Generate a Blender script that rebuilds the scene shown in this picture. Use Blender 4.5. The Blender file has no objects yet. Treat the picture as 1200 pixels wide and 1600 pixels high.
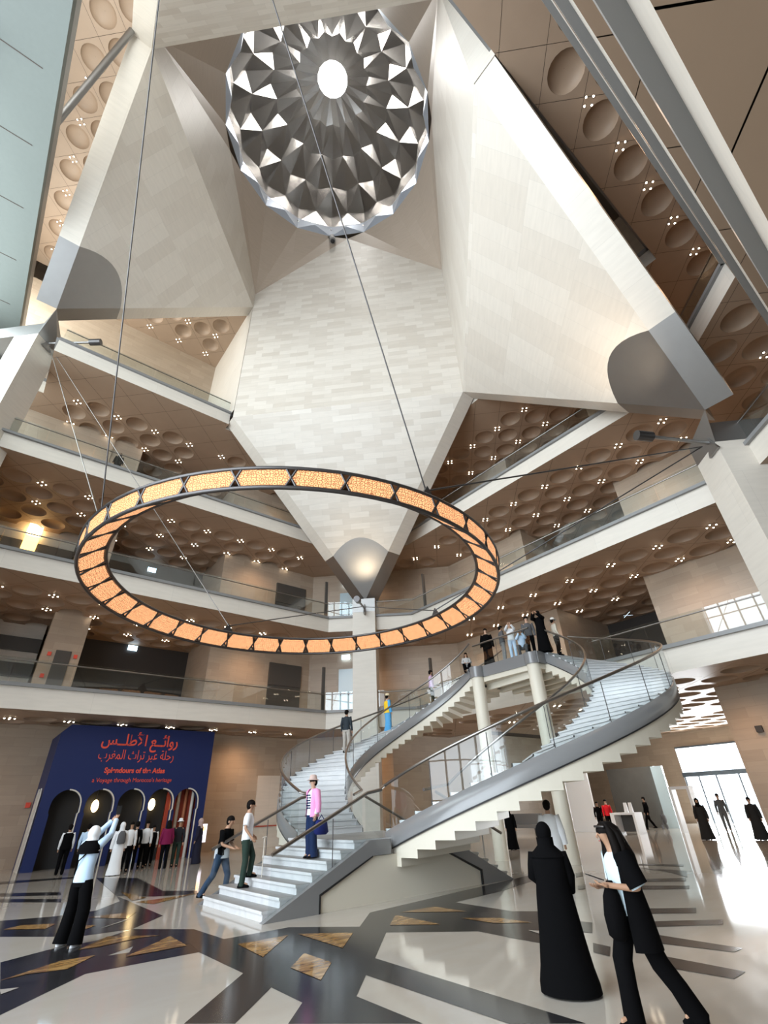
import bpy, math, random
from mathutils import Vector, Matrix
random.seed(7)
S = bpy.context.scene
COL = S.collection
PI = math.pi
# ---------------- camera ----------------
F_PX, PITCH, ROLL, YAW = 734.3, math.radians(32.05), math.radians(2.35), math.radians(39.6)
def cam_axes():
    x = Vector((1, 0, 0)); z = Vector((0, math.cos(PITCH), math.sin(PITCH))); y = z.cross(x)
    c, s = math.cos(ROLL), math.sin(ROLL)
    R = Matrix.Rotation(-YAW, 3, 'Z')
    return R @ (c * x + s * y), R @ (-s * x + c * y), R @ z
ax, ay, az = cam_axes()
cd = bpy.data.cameras.new('camera'); cam = bpy.data.objects.new('camera', cd); COL.objects.link(cam)
cd.sensor_fit = 'HORIZONTAL'; cd.sensor_width = 36; cd.lens = 36 * F_PX / 1200; cd.clip_end = 300
rot = Matrix((ax, -ay, -az)).transposed()
cam.matrix_world = Matrix.Translation((0, 0, 1.85)) @ rot.to_4x4()
S.camera = cam
# ---------------- colour management, world, big lights ----------------
S.view_settings.view_transform = 'Standard'; S.view_settings.look = 'None'
S.view_settings.gamma = 1; S.view_settings.use_curve_mapping = False
S.view_settings.exposure = 0.0
try:
    S.cycles.use_denoising = True; S.cycles.max_bounces = 8; S.cycles.diffuse_bounces = 3
    S.cycles.glossy_bounces = 4; S.cycles.transparent_max_bounces = 12; S.cycles.sample_clamp_indirect = 6
    S.cycles.caustics_reflective = False; S.cycles.caustics_refractive = False
except Exception: pass
W = bpy.data.worlds.new('sky'); S.world = W; W.use_nodes = True
bg = W.node_tree.nodes['Background']; bg.inputs[0].default_value = (.80, .90, 1, 1); bg.inputs[1].default_value = 3.0
def area(name, loc, target, sx, sy, power, col, spread=180):
    l = bpy.data.lights.new(name, 'AREA'); l.shape = 'RECTANGLE'; l.size = sx; l.size_y = sy; l.energy = power; l.color = col
    l.spread = math.radians(spread)
    o = bpy.data.objects.new(name, l); COL.objects.link(o); o.location = loc
    o.rotation_euler = (Vector(target) - Vector(loc)).to_track_quat('-Z', 'Y').to_euler(); return o
# daylight through the tall window wall (west side, out of frame)
area('window_daylight', (-10.5, 4.6, 15), (7, 4.6, 15.5), 21, 29, 10800, (.86, .94, 1))
area('north_bay_fill', (-10.2, 23, 24.6), (0, 21, 24), 16, 10, 3000, (.86, .96, .97))  # added light brightening the north-west pier and the bay soffit
area('west_strip_fill', (-8.6, 15, 32.3), (-6.2, 15.2, 40), 34, 1.6, 3600, (.9, .96, .96))  # added fill aimed up at the west ceiling strip, no window here
area('alcove_fill', (-8.7, 29.6, 34), (4, 29.8, 37.2), 6, 5, 2400, (.95, .97, .92))  # added fill for the triangular alcove, no opening behind it
area('entrance_daylight', (47, 15.5, 3.2), (20, 12, 0), 8, 5.5, 5000, (.93, .97, 1))
# ---------------- materials ----------------
def newmat(name):
    m = bpy.data.materials.new(name); m.use_nodes = True
    return m, m.node_tree, m.node_tree.nodes['Principled BSDF']
def mat(name, col, rough=.5, metal=0, spec=.5, noise=0, nscale=5):
    m, nt, b = newmat(name)
    b.inputs['Base Color'].default_value = (*col, 1); b.inputs['Roughness'].default_value = rough
    b.inputs['Metallic'].default_value = metal; b.inputs['Specular IOR Level'].default_value = spec
    if noise:
        n = nt.nodes.new('ShaderNodeTexNoise'); n.inputs['Scale'].default_value = nscale; n.inputs['Detail'].default_value = 4
        tc = nt.nodes.new('ShaderNodeTexCoord'); nt.links.new(tc.outputs['Object'], n.inputs['Vector'])
        r = nt.nodes.new('ShaderNodeMapRange'); r.inputs[3].default_value = 1 - noise; r.inputs[4].default_value = 1 + noise
        nt.links.new(n.outputs['Fac'], r.inputs[0])
        mx = nt.nodes.new('ShaderNodeVectorMath'); mx.operation = 'SCALE'; mx.inputs[0].default_value = col
        nt.links.new(r.outputs[0], mx.inputs['Scale']); nt.links.new(mx.outputs[0], b.inputs['Base Color'])
    return m
def stone(name, col, var=.09, bw=1.25, bh=.42, rough=.42, mort=.93):
    m, nt, b = newmat(name)
    tc = nt.nodes.new('ShaderNodeTexCoord')
    br = nt.nodes.new('ShaderNodeTexBrick'); br.offset = .37
    br.inputs['Scale'].default_value = 1; br.inputs['Brick Width'].default_value = bw; br.inputs['Row Height'].default_value = bh
    br.inputs['Mortar Size'].default_value = .006; br.inputs['Mortar Smooth'].default_value = .3; br.inputs['Bias'].default_value = -.15
    c1 = [c * (1 + var * .55) for c in col]; c2 = [c * k for c, k in zip(col, (1 - var, 1 - var * 1.25, 1 - var * 1.5))]
    br.inputs['Color1'].default_value = (*c1, 1); br.inputs['Color2'].default_value = (*c2, 1)
    br.inputs['Mortar'].default_value = (*[c * mort * .9 for c in col], 1)
    nt.links.new(tc.outputs['UV'], br.inputs['Vector'])
    n = nt.nodes.new('ShaderNodeTexNoise'); n.inputs['Scale'].default_value = 1.7; n.inputs['Detail'].default_value = 6
    mp = nt.nodes.new('ShaderNodeMapping'); mp.inputs['Scale'].default_value = (.6, 4, 1)
    nt.links.new(tc.outputs['UV'], mp.inputs[0]); nt.links.new(mp.outputs[0], n.inputs['Vector'])
    r = nt.nodes.new('ShaderNodeMapRange'); r.inputs[3].default_value = .9; r.inputs[4].default_value = 1.08
    nt.links.new(n.outputs['Fac'], r.inputs[0])
    mx = nt.nodes.new('ShaderNodeVectorMath'); mx.operation = 'SCALE'
    nt.links.new(br.outputs['Color'], mx.inputs[0]); nt.links.new(r.outputs[0], mx.inputs['Scale'])
    nt.links.new(mx.outputs[0], b.inputs['Base Color']); b.inputs['Roughness'].default_value = rough
    return m
def emis(name, col, st):
    m, nt, b = newmat(name)
    b.inputs['Base Color'].default_value = (*col, 1); b.inputs['Emission Color'].default_value = (*col, 1)
    b.inputs['Emission Strength'].default_value = st; return m
def marble(name, col, vein, rough=.09, scale=.35, amt=.5):
    m, nt, b = newmat(name)
    tc = nt.nodes.new('ShaderNodeTexCoord'); mp = nt.nodes.new('ShaderNodeMapping')
    mp.inputs['Scale'].default_value = (scale, scale * 3, scale); mp.inputs['Rotation'].default_value = (0, 0, .7)
    nt.links.new(tc.outputs['Object'], mp.inputs[0])
    n = nt.nodes.new('ShaderNodeTexNoise'); n.inputs['Scale'].default_value = 2; n.inputs['Detail'].default_value = 8; n.inputs['Distortion'].default_value = 1.2
    nt.links.new(mp.outputs[0], n.inputs['Vector'])
    r = nt.nodes.new('ShaderNodeValToRGB'); r.color_ramp.elements[0].position = .35; r.color_ramp.elements[1].position = .68
    r.color_ramp.elements[0].color = (*[c * (1 - amt) + v * amt for c, v in zip(col, vein)], 1); r.color_ramp.elements[1].color = (*col, 1)
    nt.links.new(n.outputs['Fac'], r.inputs[0]); nt.links.new(r.outputs[0], b.inputs['Base Color'])
    b.inputs['Roughness'].default_value = rough; return m
def glassmat(name, tint=(.93, .97, .97), refl=1.0):
    m = bpy.data.materials.new(name); m.use_nodes = True; nt = m.node_tree; nt.nodes.clear()
    o = nt.nodes.new('ShaderNodeOutputMaterial'); t = nt.nodes.new('ShaderNodeBsdfTransparent'); g = nt.nodes.new('ShaderNodeBsdfGlossy')
    g.inputs['Roughness'].default_value = .01; t.inputs[0].default_value = (*tint, 1)
    lw = nt.nodes.new('ShaderNodeLayerWeight'); pw = nt.nodes.new('ShaderNodeMath'); pw.operation = 'POWER'; pw.inputs[1].default_value = 4; lw.inputs[0].default_value = .5
    nt.links.new(lw.outputs['Facing'], pw.inputs[0]); fr = nt.nodes.new('ShaderNodeMath'); fr.operation = 'MULTIPLY_ADD'; fr.inputs[1].default_value = .85; fr.inputs[2].default_value = .06; nt.links.new(pw.outputs[0], fr.inputs[0])
    ml = nt.nodes.new('ShaderNodeMath'); ml.operation = 'MULTIPLY'; ml.inputs[1].default_value = refl
    mx = nt.nodes.new('ShaderNodeMixShader')
    nt.links.new(fr.outputs[0], ml.inputs[0]); nt.links.new(ml.outputs[0], mx.inputs[0]); nt.links.new(t.outputs[0], mx.inputs[1])
    nt.links.new(g.outputs[0], mx.inputs[2]); nt.links.new(mx.outputs[0], o.inputs[0]); return m
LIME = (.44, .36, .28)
M_ = dict(
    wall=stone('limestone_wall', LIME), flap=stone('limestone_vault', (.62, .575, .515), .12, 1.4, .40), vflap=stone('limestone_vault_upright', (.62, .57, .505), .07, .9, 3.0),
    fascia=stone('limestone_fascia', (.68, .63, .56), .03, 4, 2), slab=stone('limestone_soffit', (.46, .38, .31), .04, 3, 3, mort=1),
    coffer=mat('coffer_concrete', (.38, .275, .195), .55, noise=.06, nscale=1.5), gap=mat('joint_shadow_gap', (.08, .06, .05), .9),  # coffer: warm lamp light and shade deepen the brown base colour
    metal=mat('brushed_steel', (.34, .335, .33), .45, 1, noise=.05, nscale=2), dmetal=mat('dark_bronze_metal', (.09, .085, .085), .35, .8),
    steel=mat('satin_rail_steel', (.27, .255, .24), .3, 1), dome=mat('dome_stainless', (.46, .44, .42), .26, 1),
    trim=mat('grey_stone_trim', (.22, .22, .22), .3), band=mat('grey_granite_stringer', (.21, .215, .22), .22, 0, .7),
    plaster=mat('cream_plaster', (.70, .66, .56), .5), step=marble('white_step_marble', (.72, .73, .74), (.55, .57, .6), .25), tread=marble('grey_tread_marble', (.30, .30, .295), (.20, .20, .20), .4),
    white=marble('cream_floor_marble', (.50, .47, .42), (.45, .40, .34), .07, .3, .4), black=marble('black_floor_granite', (.018, .018, .02), (.04, .038, .04), .16),
    gold=marble('onyx_gold_marble', (.50, .31, .12), (.16, .07, .02), .08, 1.2, .9), wood=mat('dark_wood', (.10, .07, .05), .4),
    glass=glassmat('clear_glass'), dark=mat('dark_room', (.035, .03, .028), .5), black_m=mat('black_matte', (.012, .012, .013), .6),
    blue=mat('navy_blue_panel', (.004, .016, .10), .5), red=mat('coral_lettering', (.85, .10, .06), .5), bay=mat('bay_plaster_light_tint', (.16, .18, .165), .6, noise=.05), cream=mat('cream_trim_paint', (.72, .68, .60), .4),  # bay: green cast of the window light is mixed into its colour
    rust=mat('rust_curtain', (.40, .06, .03), .6), whitep=mat('white_paint', (.85, .86, .87), .35), dgrey=mat('dark_grey_panel', (.075, .07, .065), .4),
    bulb=emis('warm_lamp', (1, .82, .6), 30), sign=emis('lit_sign', (.65, .85, 1), 5), sky=emis('bright_sky_glass', (1, .98, .94), 45), lantern=emis('lantern_glow', (1, .72, .35), 9),
    amber=emis('amber_glow', (1, .55, .15), 5), poster=emis('lit_poster', (.9, .85, .95), 1.2), mullion=mat('window_mullion', (.10, .13, .16), .4),
)
# ---------------- mesh helpers ----------------
class MB:
    def __init__(s): s.v = []; s.f = []; s.m = []; s.smooth = []
    def face(s, pts, mi=0, sm=False):
        n = len(s.v); s.v += [tuple(p) for p in pts]; s.f.append(tuple(range(n, n + len(pts)))); s.m.append(mi); s.smooth.append(sm)
    def grid(s, rows, mi=0, sm=True, closed=False):
        n = len(s.v); w = len(rows[0])
        for r in rows: s.v += [tuple(p) for p in r]
        for i in range(len(rows) - 1):
            for j in range(w if closed else w - 1):
                k = (j + 1) % w
                s.f.append((n + i * w + j, n + i * w + k, n + (i + 1) * w + k, n + (i + 1) * w + j)); s.m.append(mi); s.smooth.append(sm)
    def box(s, a, b, mi=0):
        (x0, y0, z0), (x1, y1, z1) = a, b
        p = [(x0, y0, z0), (x1, y0, z0), (x1, y1, z0), (x0, y1, z0), (x0, y0, z1), (x1, y0, z1), (x1, y1, z1), (x0, y1, z1)]
        s.poly(p, mi)
    def poly(s, p, mi=0):
        n = len(s.v); s.v += [tuple(q) for q in p]
        for f in ((0, 3, 2, 1), (4, 5, 6, 7), (0, 1, 5, 4), (1, 2, 6, 5), (2, 3, 7, 6), (3, 0, 4, 7)):
            s.f.append(tuple(n + i for i in f)); s.m.append(mi); s.smooth.append(False)
    def prism(s, base, z0, z1, mi=0):
        n = len(base); lo = [(x, y, z0) for x, y in base]; hi = [(x, y, z1) for x, y in base]
        s.face(lo[::-1], mi); s.face(hi, mi)
        for i in range(n): j = (i + 1) % n; s.face([lo[i], lo[j], hi[j], hi[i]], mi)
    def extr(s, pts, d, mi=0):      # planar polygon pushed along vector d
        a = [Vector(p) for p in pts]; b = [p + Vector(d) for p in a]; n = len(a)
        s.face(a[::-1], mi); s.face(b, mi)
        for i in range(n): j = (i + 1) % n; s.face([a[i], a[j], b[j], b[i]], mi)
    def tube(s, pts, rad, seg=10, mi=0, cap=True, ell=1, up=None):
        pts = [Vector(p) for p in pts]; n = len(pts); rows = []
        rad = rad if isinstance(rad, (list, tuple)) else [rad] * n
        prev = None
        for i, p in enumerate(pts):
            d = (pts[min(i + 1, n - 1)] - pts[max(i - 1, 0)]); d = d.normalized() if d.length > 1e-9 else Vector((0, 0, 1))
            u = prev if prev is not None else (Vector(up) if up else (Vector((1, 0, 0)) if abs(d.x) < .9 else Vector((0, 1, 0))))
            u = (u - d * u.dot(d)).normalized(); w = d.cross(u); prev = u
            rows.append([p + (u * math.cos(t) + w * math.sin(t) * ell) * rad[i] for t in [2 * PI * k / seg for k in range(seg)]])
        s.grid(rows, mi, True, True)
        if cap: s.face(rows[0][::-1], mi); s.face(rows[-1], mi)
    def loft(s, rings, seg=18, mi=0, cap=True, wob=0, lobes=7):       # rings (x,y,z,rx,ry)
        rows = []
        for i, (x, y, z, rx, ry) in enumerate(rings):
            rows.append([(x + rx * math.cos(t) * (1 + wob * (i / len(rings)) * math.sin(lobes * t + i)), y + ry * math.sin(t) * (1 + wob * (i / len(rings)) * math.cos(lobes * t)), z) for t in [2 * PI * k / seg for k in range(seg)]])
        s.grid(rows, mi, True, True)
        if cap: s.face(rows[0][::-1], mi); s.face(rows[-1], mi)
    def ball(s, c, r, seg=14, rings=9, mi=0, z0=0, z1=1):
        r = r if isinstance(r, (tuple, list)) else (r, r, r); rows = []
        for i in range(rings + 1):
            ph = PI * (z0 + (z1 - z0) * i / rings)
            rows.append([(c[0] + r[0] * math.sin(ph) * math.cos(t), c[1] + r[1] * math.sin(ph) * math.sin(t), c[2] + r[2] * math.cos(ph)) for t in [2 * PI * k / seg for k in range(seg)]])
        s.grid(rows, mi, True, True)
def uvmap(me):
    uv = me.uv_layers.new(name='UVMap').data
    Z = Vector((0, 0, 1))
    for p in me.polygons:
        n = p.normal
        if abs(n.z) > .985: u = Vector((1, 0, 0)); w = Vector((0, 1, 0))
        else: u = Z.cross(n).normalized(); w = n.cross(u)
        for li in p.loop_indices:
            co = me.vertices[me.loops[li].vertex_index].co; uv[li].uv = (co.dot(u), co.dot(w))
def link(name, me, parent=None):
    o = bpy.data.objects.new(name, me); COL.objects.link(o)
    if parent: o.parent = parent
    return o
def obj(name, mb, mats, parent=None, uv=False):
    me = bpy.data.meshes.new(name); me.from_pydata(mb.v, [], mb.f)
    for m in (mats if isinstance(mats, (list, tuple)) else [mats]): me.materials.append(M_[m] if isinstance(m, str) else m)
    me.polygons.foreach_set('material_index', mb.m); me.polygons.foreach_set('use_smooth', mb.smooth); me.update()
    if uv: uvmap(me)
    return link(name, me, parent)
def tag(o, label, cat, group=None, kind=None):
    o['label'] = label; o['category'] = cat
    if group: o['group'] = group
    if kind: o['kind'] = kind
    return o
def struct(name, mb, mats, uv=True, label=None):
    o = obj(name, mb, mats, None, uv); o['kind'] = 'structure'
    if label: o['label'] = label
    return o
def empty(name, loc=(0, 0, 0), rz=0):
    o = bpy.data.objects.new(name, None); COL.objects.link(o); o.location = loc; o.rotation_euler = (0, 0, rz); o.empty_display_size = .2
    return o
def dup(root, loc=None, rz=None):
    r = root.copy(); COL.objects.link(r)
    if loc is not None: r.location = loc
    if rz is not None: r.rotation_euler = (0, 0, rz)
    for ch in list(root.children):
        c = ch.copy(); COL.objects.link(c); c.parent = r
        for g in ch.children:
            d = g.copy(); COL.objects.link(d); d.parent = c
    return r
# ================= THE BUILDING =================
LV = [6.04, 12.2, 18.65, 25.3]; FH = .95
FX, FY, NY = 21.5, 27.25, -.5           # balcony fascia planes (east, north, south)
FCH = [(17.1, FY), (FX, 23.4)]          # far chamfer
NCH = [(FX, 3.6), (17.6, NY)]           # near chamfer
# floor
fl = MB()
fl.face([(-9, -14, 0), (46, -14, 0), (46, 44, 0), (-9, 44, 0)], 0)
def fpoly(P, z, mi):
    a = sum(P[i][0] * P[(i + 1) % len(P)][1] - P[(i + 1) % len(P)][0] * P[i][1] for i in range(len(P)))
    fl.face([(x, y, z) for x, y in (P if a > 0 else P[::-1])], mi)
FB = [[(1.21, 8.64), (2.27, 9.75), (3.85, 9.69), (3.99, 10.39), (2.59, 10.66), (1.29, 9.8)], [(1.29, 9.76), (1.49, 9.7), (2.55, 10.49), (3.76, 11.36), (3.58, 12.52), (2.85, 11.98), (2.21, 11.94), (1.42, 11.53)], [(1.58, 13.9), (2.66, 12.64), (3.58, 12.52), (4.45, 13.5), (4.42, 14.85), (4.51, 16.92), (3.55, 15.57), (2.72, 15.55), (1.73, 15.99)], [(4.5, 17.79), (4.45, 13.5), (3.58, 12.52), (3.03, 12.92), (3.23, 14.91), (3.98, 14.43)], [(3.58, 12.52), (4.42, 11.51), (4.49, 10.25), (5.32, 10.21), (5.73, 10.2), (6.63, 9.2), (7.56, 10.13), (7.67, 9.0), (6.66, 8.46), (5.54, 7.31), (4.96, 6.75), (4.4, 6.18), (3.82, 5.63), (3.43, 6.02), (3.85, 6.46), (3.85, 7.22), (3.04, 6.43), (2.65, 6.82), (3.86, 8.06), (3.85, 9.69), (3.96, 10.42), (2.91, 10.24), (3.45, 11.56)], [(7.56, 10.13), (11.53, 10.63), (14.26, 10.96), (13.18, 10.17), (11.22, 9.72), (9.49, 9.56), (9.45, 7.96), (9.78, 7.54), (7.75, 6.07), (7.73, 6.58), (7.73, 7.3), (6.66, 8.46)], [(5.53, 7.3), (5.51, 4.81), (5.51, 3.91), (4.99, 4.43), (4.96, 6.75)], [(4.4, 6.18), (4.4, 5.04), (3.82, 5.63)], [(2.14, 21.81), (3.53, 20.29), (3.41, 19.47), (2.08, 20.91)], [(2.03, 20.25), (3.28, 18.57), (3.18, 17.89), (1.98, 19.48)], [(5.13, 23.55), (6.14, 21.98), (5.7, 17.66), (6.36, 16.73), (6.14, 16.09), (5.19, 16.68), (4.5, 17.79)], [(2.43, 25.83), (3.56, 25.34), (4.73, 24.83), (4.64, 24.31), (3.47, 24.57), (2.35, 24.81)], [(9.34, 5.08), (9.32, 3.82), (9.04, 3.83), (8.84, 4.81)], [(8.25, 4.48), (8.21, 3.42), (7.84, 3.42), (7.76, 4.22)], [(10.2, 5.53), (11.08, 4.7), (10.67, 4.56), (9.79, 5.33)], [(11.23, 6.11), (11.83, 5.45), (11.35, 5.25), (10.77, 5.88)], [(13.86, 7.53), (14.46, 6.66), (13.99, 6.47), (13.32, 7.26)], [(14.86, 8.06), (15.68, 7.25), (15.13, 7.02), (14.43, 7.85)], [(17.1, 9.25), (17.05, 7.82), (15.81, 7.27), (16.64, 8.21)], [(18.01, 9.75), (18.5, 8.51), (18.03, 8.31), (17.69, 9.59)], [(15.0, 10.05), (15.36, 10.04), (14.63, 9.59), (14.31, 9.61)], [(13.03, 8.74), (13.13, 8.6), (12.69, 8.33), (12.51, 8.41)], [(8.26, 5.48), (8.22, 5.18), (7.76, 4.93), (7.82, 5.21)], [(9.44, 6.46), (9.49, 6.23), (8.82, 5.83), (8.79, 6.01)]]
FG = [[(1.33, 10.3), (2.13, 10.84), (2.61, 10.8), (2.12, 10.22), (1.65, 10.38)], [(1.69, 14.68), (2.04, 14.91), (2.58, 14.46), (2.33, 14.02)], [(2.47, 11.43), (3.07, 12.16), (3.81, 11.45), (3.45, 11.56), (2.77, 11.4)], [(2.92, 10.29), (3.9, 11.26), (3.86, 10.27)], [(4.79, 18.53), (4.97, 16.63), (4.55, 16.39)], [(4.54, 16.1), (5.01, 16.08), (6.18, 16.22), (4.78, 15.33)], [(3.2, 14.73), (4.18, 14.53), (3.8, 13.77)], [(5.55, 9.55), (6.25, 8.87), (5.53, 8.13)], [(4.96, 8.33), (4.97, 7.58), (4.43, 7.0), (4.43, 7.79)], [(4.49, 9.68), (5.38, 9.6), (4.42, 8.61)], [(7.73, 9.5), (7.7, 8.16), (7.06, 8.85)], [(7.96, 9.63), (8.84, 9.53), (8.86, 8.61)], [(8.33, 8.28), (8.78, 7.72), (8.84, 7.02), (8.38, 7.5)], [(2.7, 13.93), (3.16, 13.56), (2.93, 13.29)]]
FW = [[(1.28, 9.54), (1.49, 9.7), (1.29, 9.8)], [(3.11, 13.08), (3.91, 13.84), (3.62, 13.48)], [(8.32, 6.71), (8.4, 6.54), (8.22, 6.41)]]

for i_, P in enumerate(FB): fpoly(P, .002 + .0002 * i_, 1)
for P in FG: fpoly(P, .0075, 2)
for P in FW: fpoly(P, .0075, 0)
for i in range(-3, 16):                 # fine joints of the paving are kept as thin dark lines further out
    fpoly([(-9, 33.2 + i * 0), (-8.9, 33.2), (-8.9, 33.21), (-9, 33.21)], .002, 1) if i == 0 else None
struct('floor', fl, ['white', 'black', 'gold'])
# walls of the ground floor and shells behind the balconies
def vwall(mb, a, b, z0, z1, mi=0): mb.face([(a[0], a[1], z0), (b[0], b[1], z0), (b[0], b[1], z1), (a[0], a[1], z1)], mi)
w = MB(); vwall(w, (17.8, 32), (-9, 32), 0, 6.5)
vwall(w, (22.5, 27.3), (17.8, 32), 0, 6.5); vwall(w, (44.5, 27.3), (22.5, 27.3), 0, 6.5)
for z0, z1 in ((6.99, 12.6), (13.15, 19.1), (19.6, 25.8)):
    vwall(w, (18.7, 32.4), (10.9, 32.4), z0, z1); vwall(w, (10.9, 32.4), (10.9, 37), z0, z1)
    vwall(w, (26.8, 24.3), (18.7, 32.4), z0, z1)
    if z0 > 19: vwall(w, (1.6, 32.4), (-9, 32.4), z0, z1)
    w.box((1.6, 32.5, z0), (3.5, 33.3, z1))
vwall(w, (10.9, 33.65), (-9, 33.65), 26.25, 38.6)
struct('wall_north', w, 'wall')
w = MB(); vwall(w, (7.5, 33.65), (7.5, 25.4), 26.25, 38.6); vwall(w, (7.5, 2.54), (7.5, 1.2), 25.5, 38.6)
struct('wall_inner', w, 'fascia')
w = MB(); vwall(w, (26.6, -14), (26.6, 8.4), 0, 6.5); vwall(w, (26.6, 8.4), (44, 8.4), 0, 6.5)
for z0, z1 in ((6.99, 12.6),): vwall(w, (26.8, -14), (26.8, 9.8), z0, z1); vwall(w, (26.8, 9.8), (33, 9.8), z0, z1); vwall(w, (33, 15.5), (26.8, 15.5), z0, z1); vwall(w, (26.8, 15.5), (26.8, 24.3), z0, z1)
for z0, z1 in ((13.15, 19.1), (19.6, 25.8)): vwall(w, (27, -14), (27, 9.7), z0, z1); vwall(w, (27, 9.7), (33, 9.7), z0, z1); vwall(w, (33, 17), (27, 17), z0, z1); vwall(w, (27, 17), (26.8, 24.3), z0, z1)
vwall(w, (27, -14), (27, 26.3), 26.25, 40)
struct('wall_east', w, 'wall')
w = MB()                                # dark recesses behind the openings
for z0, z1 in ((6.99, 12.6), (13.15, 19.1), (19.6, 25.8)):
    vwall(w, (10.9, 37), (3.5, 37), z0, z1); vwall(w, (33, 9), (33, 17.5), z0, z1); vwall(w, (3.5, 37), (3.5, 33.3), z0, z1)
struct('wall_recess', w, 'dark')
w = MB()                                # banded wall at the far left of floors two and three
for z0, z1 in ((6.99, 12.6), (13.15, 19.1)):
    vwall(w, (1.6, 36), (-9, 36), z0, z1, 0)
    for k in range(3): w.box((-9, 35.8, z0 + .6 + 1.5 * k), (1.6, 35.99, z0 + 1.4 + 1.5 * k), 1)
struct('wall_banded', w, ['fascia', 'dgrey'])
w = MB(); w.face([(-9, -14, 0), (-9, -14, 40), (46, -14, 40), (46, -14, 0)]); struct('wall_south', w, 'wall')
# slabs: fascia, grey edge, floor on top
def slab(z, ins, outs, name):
    m = MB(); n = len(ins)
    for i in range(n - 1):
        a, b, c, d = ins[i], ins[i + 1], outs[i + 1], outs[i]
        m.face([(*a, z), (*b, z), (*b, z + FH), (*a, z + FH)], 0)
        m.face([(*a, z + FH), (*b, z + FH), (*c, z + FH), (*d, z + FH)], 2)
        m.face([(*a, z + .42), (*d, z + .42), (*c, z + .42), (*b, z + .42)], 3)
        u = Vector((b[0] - a[0], b[1] - a[1])).normalized(); nn = Vector((-u.y, u.x)) * .05
        m.poly([(a[0] + nn.x, a[1] + nn.y, z + FH - .02), (b[0] + nn.x, b[1] + nn.y, z + FH - .02), (b[0] - 3 * nn.x, b[1] - 3 * nn.y, z + FH - .02), (a[0] - 3 * nn.x, a[1] - 3 * nn.y, z + FH - .02),
                (a[0] + nn.x, a[1] + nn.y, z + FH + .13), (b[0] + nn.x, b[1] + nn.y, z + FH + .13), (b[0] - 3 * nn.x, b[1] - 3 * nn.y, z + FH + .13), (a[0] - 3 * nn.x, a[1] - 3 * nn.y, z + FH + .13)], 1)
    struct(name, m, ['fascia', 'trim', 'slab', 'gap'])
INS = [(-9, FY), FCH[0], FCH[1], NCH[0], NCH[1], (-9, NY)]
OUT = [(-9, 40), (17.1, 40), (46, 40), (46, 3.6), (33, -14), (-9, -14)]
for i, z in enumerate(LV[:3]): slab(z, INS, OUT, 'trim_%d' % (i + 1))
INS5 = [(-9, 30.2), (-3.2, 30.2), (-3.2, 26.0), (7.5, 26.0), (7.5, 26.6), (20.1, 26.6), (20.1, 1.45), (7.6, 1.45), (-9, 1.45)]
slab(LV[3], INS5, [(-9, 40), (-3.2, 40), (-3.2, 40), (7.5, 40), (7.5, 40), (46, 40), (46, -14), (7.6, -14), (-9, -14)], 'trim_4')
# coffered soffits ---------------------------------------------------------
G = 2.46; HD = G / 2
def clip(poly, reg):
    out = poly
    for i in range(len(reg)):
        ax_, ay_ = reg[i]; bx, by = reg[(i + 1) % len(reg)]; inp = out; out = []
        if not inp: return []
        sd = lambda p: (bx - ax_) * (p[1] - ay_) - (by - ay_) * (p[0] - ax_)
        for j in range(len(inp)):
            p, q = inp[j], inp[(j + 1) % len(inp)]; sp, sq = sd(p), sd(q)
            if sp >= 0: out.append(p)
            if (sp >= 0) != (sq >= 0): t = sp / (sp - sq); out.append((p[0] + t * (q[0] - p[0]), p[1] + t * (q[1] - p[1])))
    return out
def ccw(P):
    a = sum(P[i][0] * P[(i + 1) % len(P)][1] - P[(i + 1) % len(P)][0] * P[i][1] for i in range(len(P))); return P if a > 0 else P[::-1]
def inside(p, reg, m=0):
    for i in range(len(reg)):
        a = Vector(reg[i]); b = Vector(reg[(i + 1) % len(reg)]); e = (b - a).normalized(); q = Vector(p) - a
        if e.x * q.y - e.y * q.x < m: return False
    return True
def soffit(name, z, sets, margin_regs, holes=True):
    """sets: [(origin, region polygon)]; dish tiles where centre is inside margin region"""
    m = MB(); NS = 20
    h = HD - .012
    for (ox, oy), reg in sets:
        reg = ccw(reg); xs = [p[0] for p in reg]; ys = [p[1] for p in reg]
        i0, i1 = int((min(xs) - ox) / G) - 2, int((max(xs) - ox) / G) + 2; j0, j1 = int((min(ys) - oy) / G) - 2, int((max(ys) - oy) / G) + 2
        for i in range(i0, i1):
            for j in range(j0, j1):
                for c in ((ox + G * (i + .5), oy + G * j), (ox + G * i, oy + G * (j + .5))):
                    t = [(c[0] + h, c[1]), (c[0], c[1] + h), (c[0] - h, c[1]), (c[0], c[1] - h)]
                    full = all(inside(p, reg, 0) for p in t) and any(inside(c, ccw(r), 0) for r in margin_regs)
                    if full:
                        R = .70; circ = [(c[0] + R * math.cos(2 * PI * k / NS), c[1] + R * math.sin(2 * PI * k / NS)) for k in range(NS)]
                        q = NS // 4
                        for s in range(4):      # tile field around the dish
                            arc = [circ[(s * q + k) % NS] for k in range(q + 1)]
                            m.face([(*p, z) for p in [t[(s + 1) % 4]] + arc[::-1][0:] + [t[s]]][::1], 0)
                        rows = []
                        for rr, dz in ((R, 0), (.69, .05), (.63, .16), (.51, .26), (.31, .33), (.01, .35)):
                            rows.append([(c[0] + rr * math.cos(2 * PI * k / NS), c[1] + rr * math.sin(2 * PI * k / NS), z + dz) for k in range(NS)])
                        m.grid(rows, 0, True, True)
                    else:
                        p = clip(t, reg)
                        if len(p) > 2:
                            m.face([(*q_, z) for q_ in p[::-1]], 0)
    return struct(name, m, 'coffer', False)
GO_L = (1.12, 29.78); GO_R = (23.5, 12.4)
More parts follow.
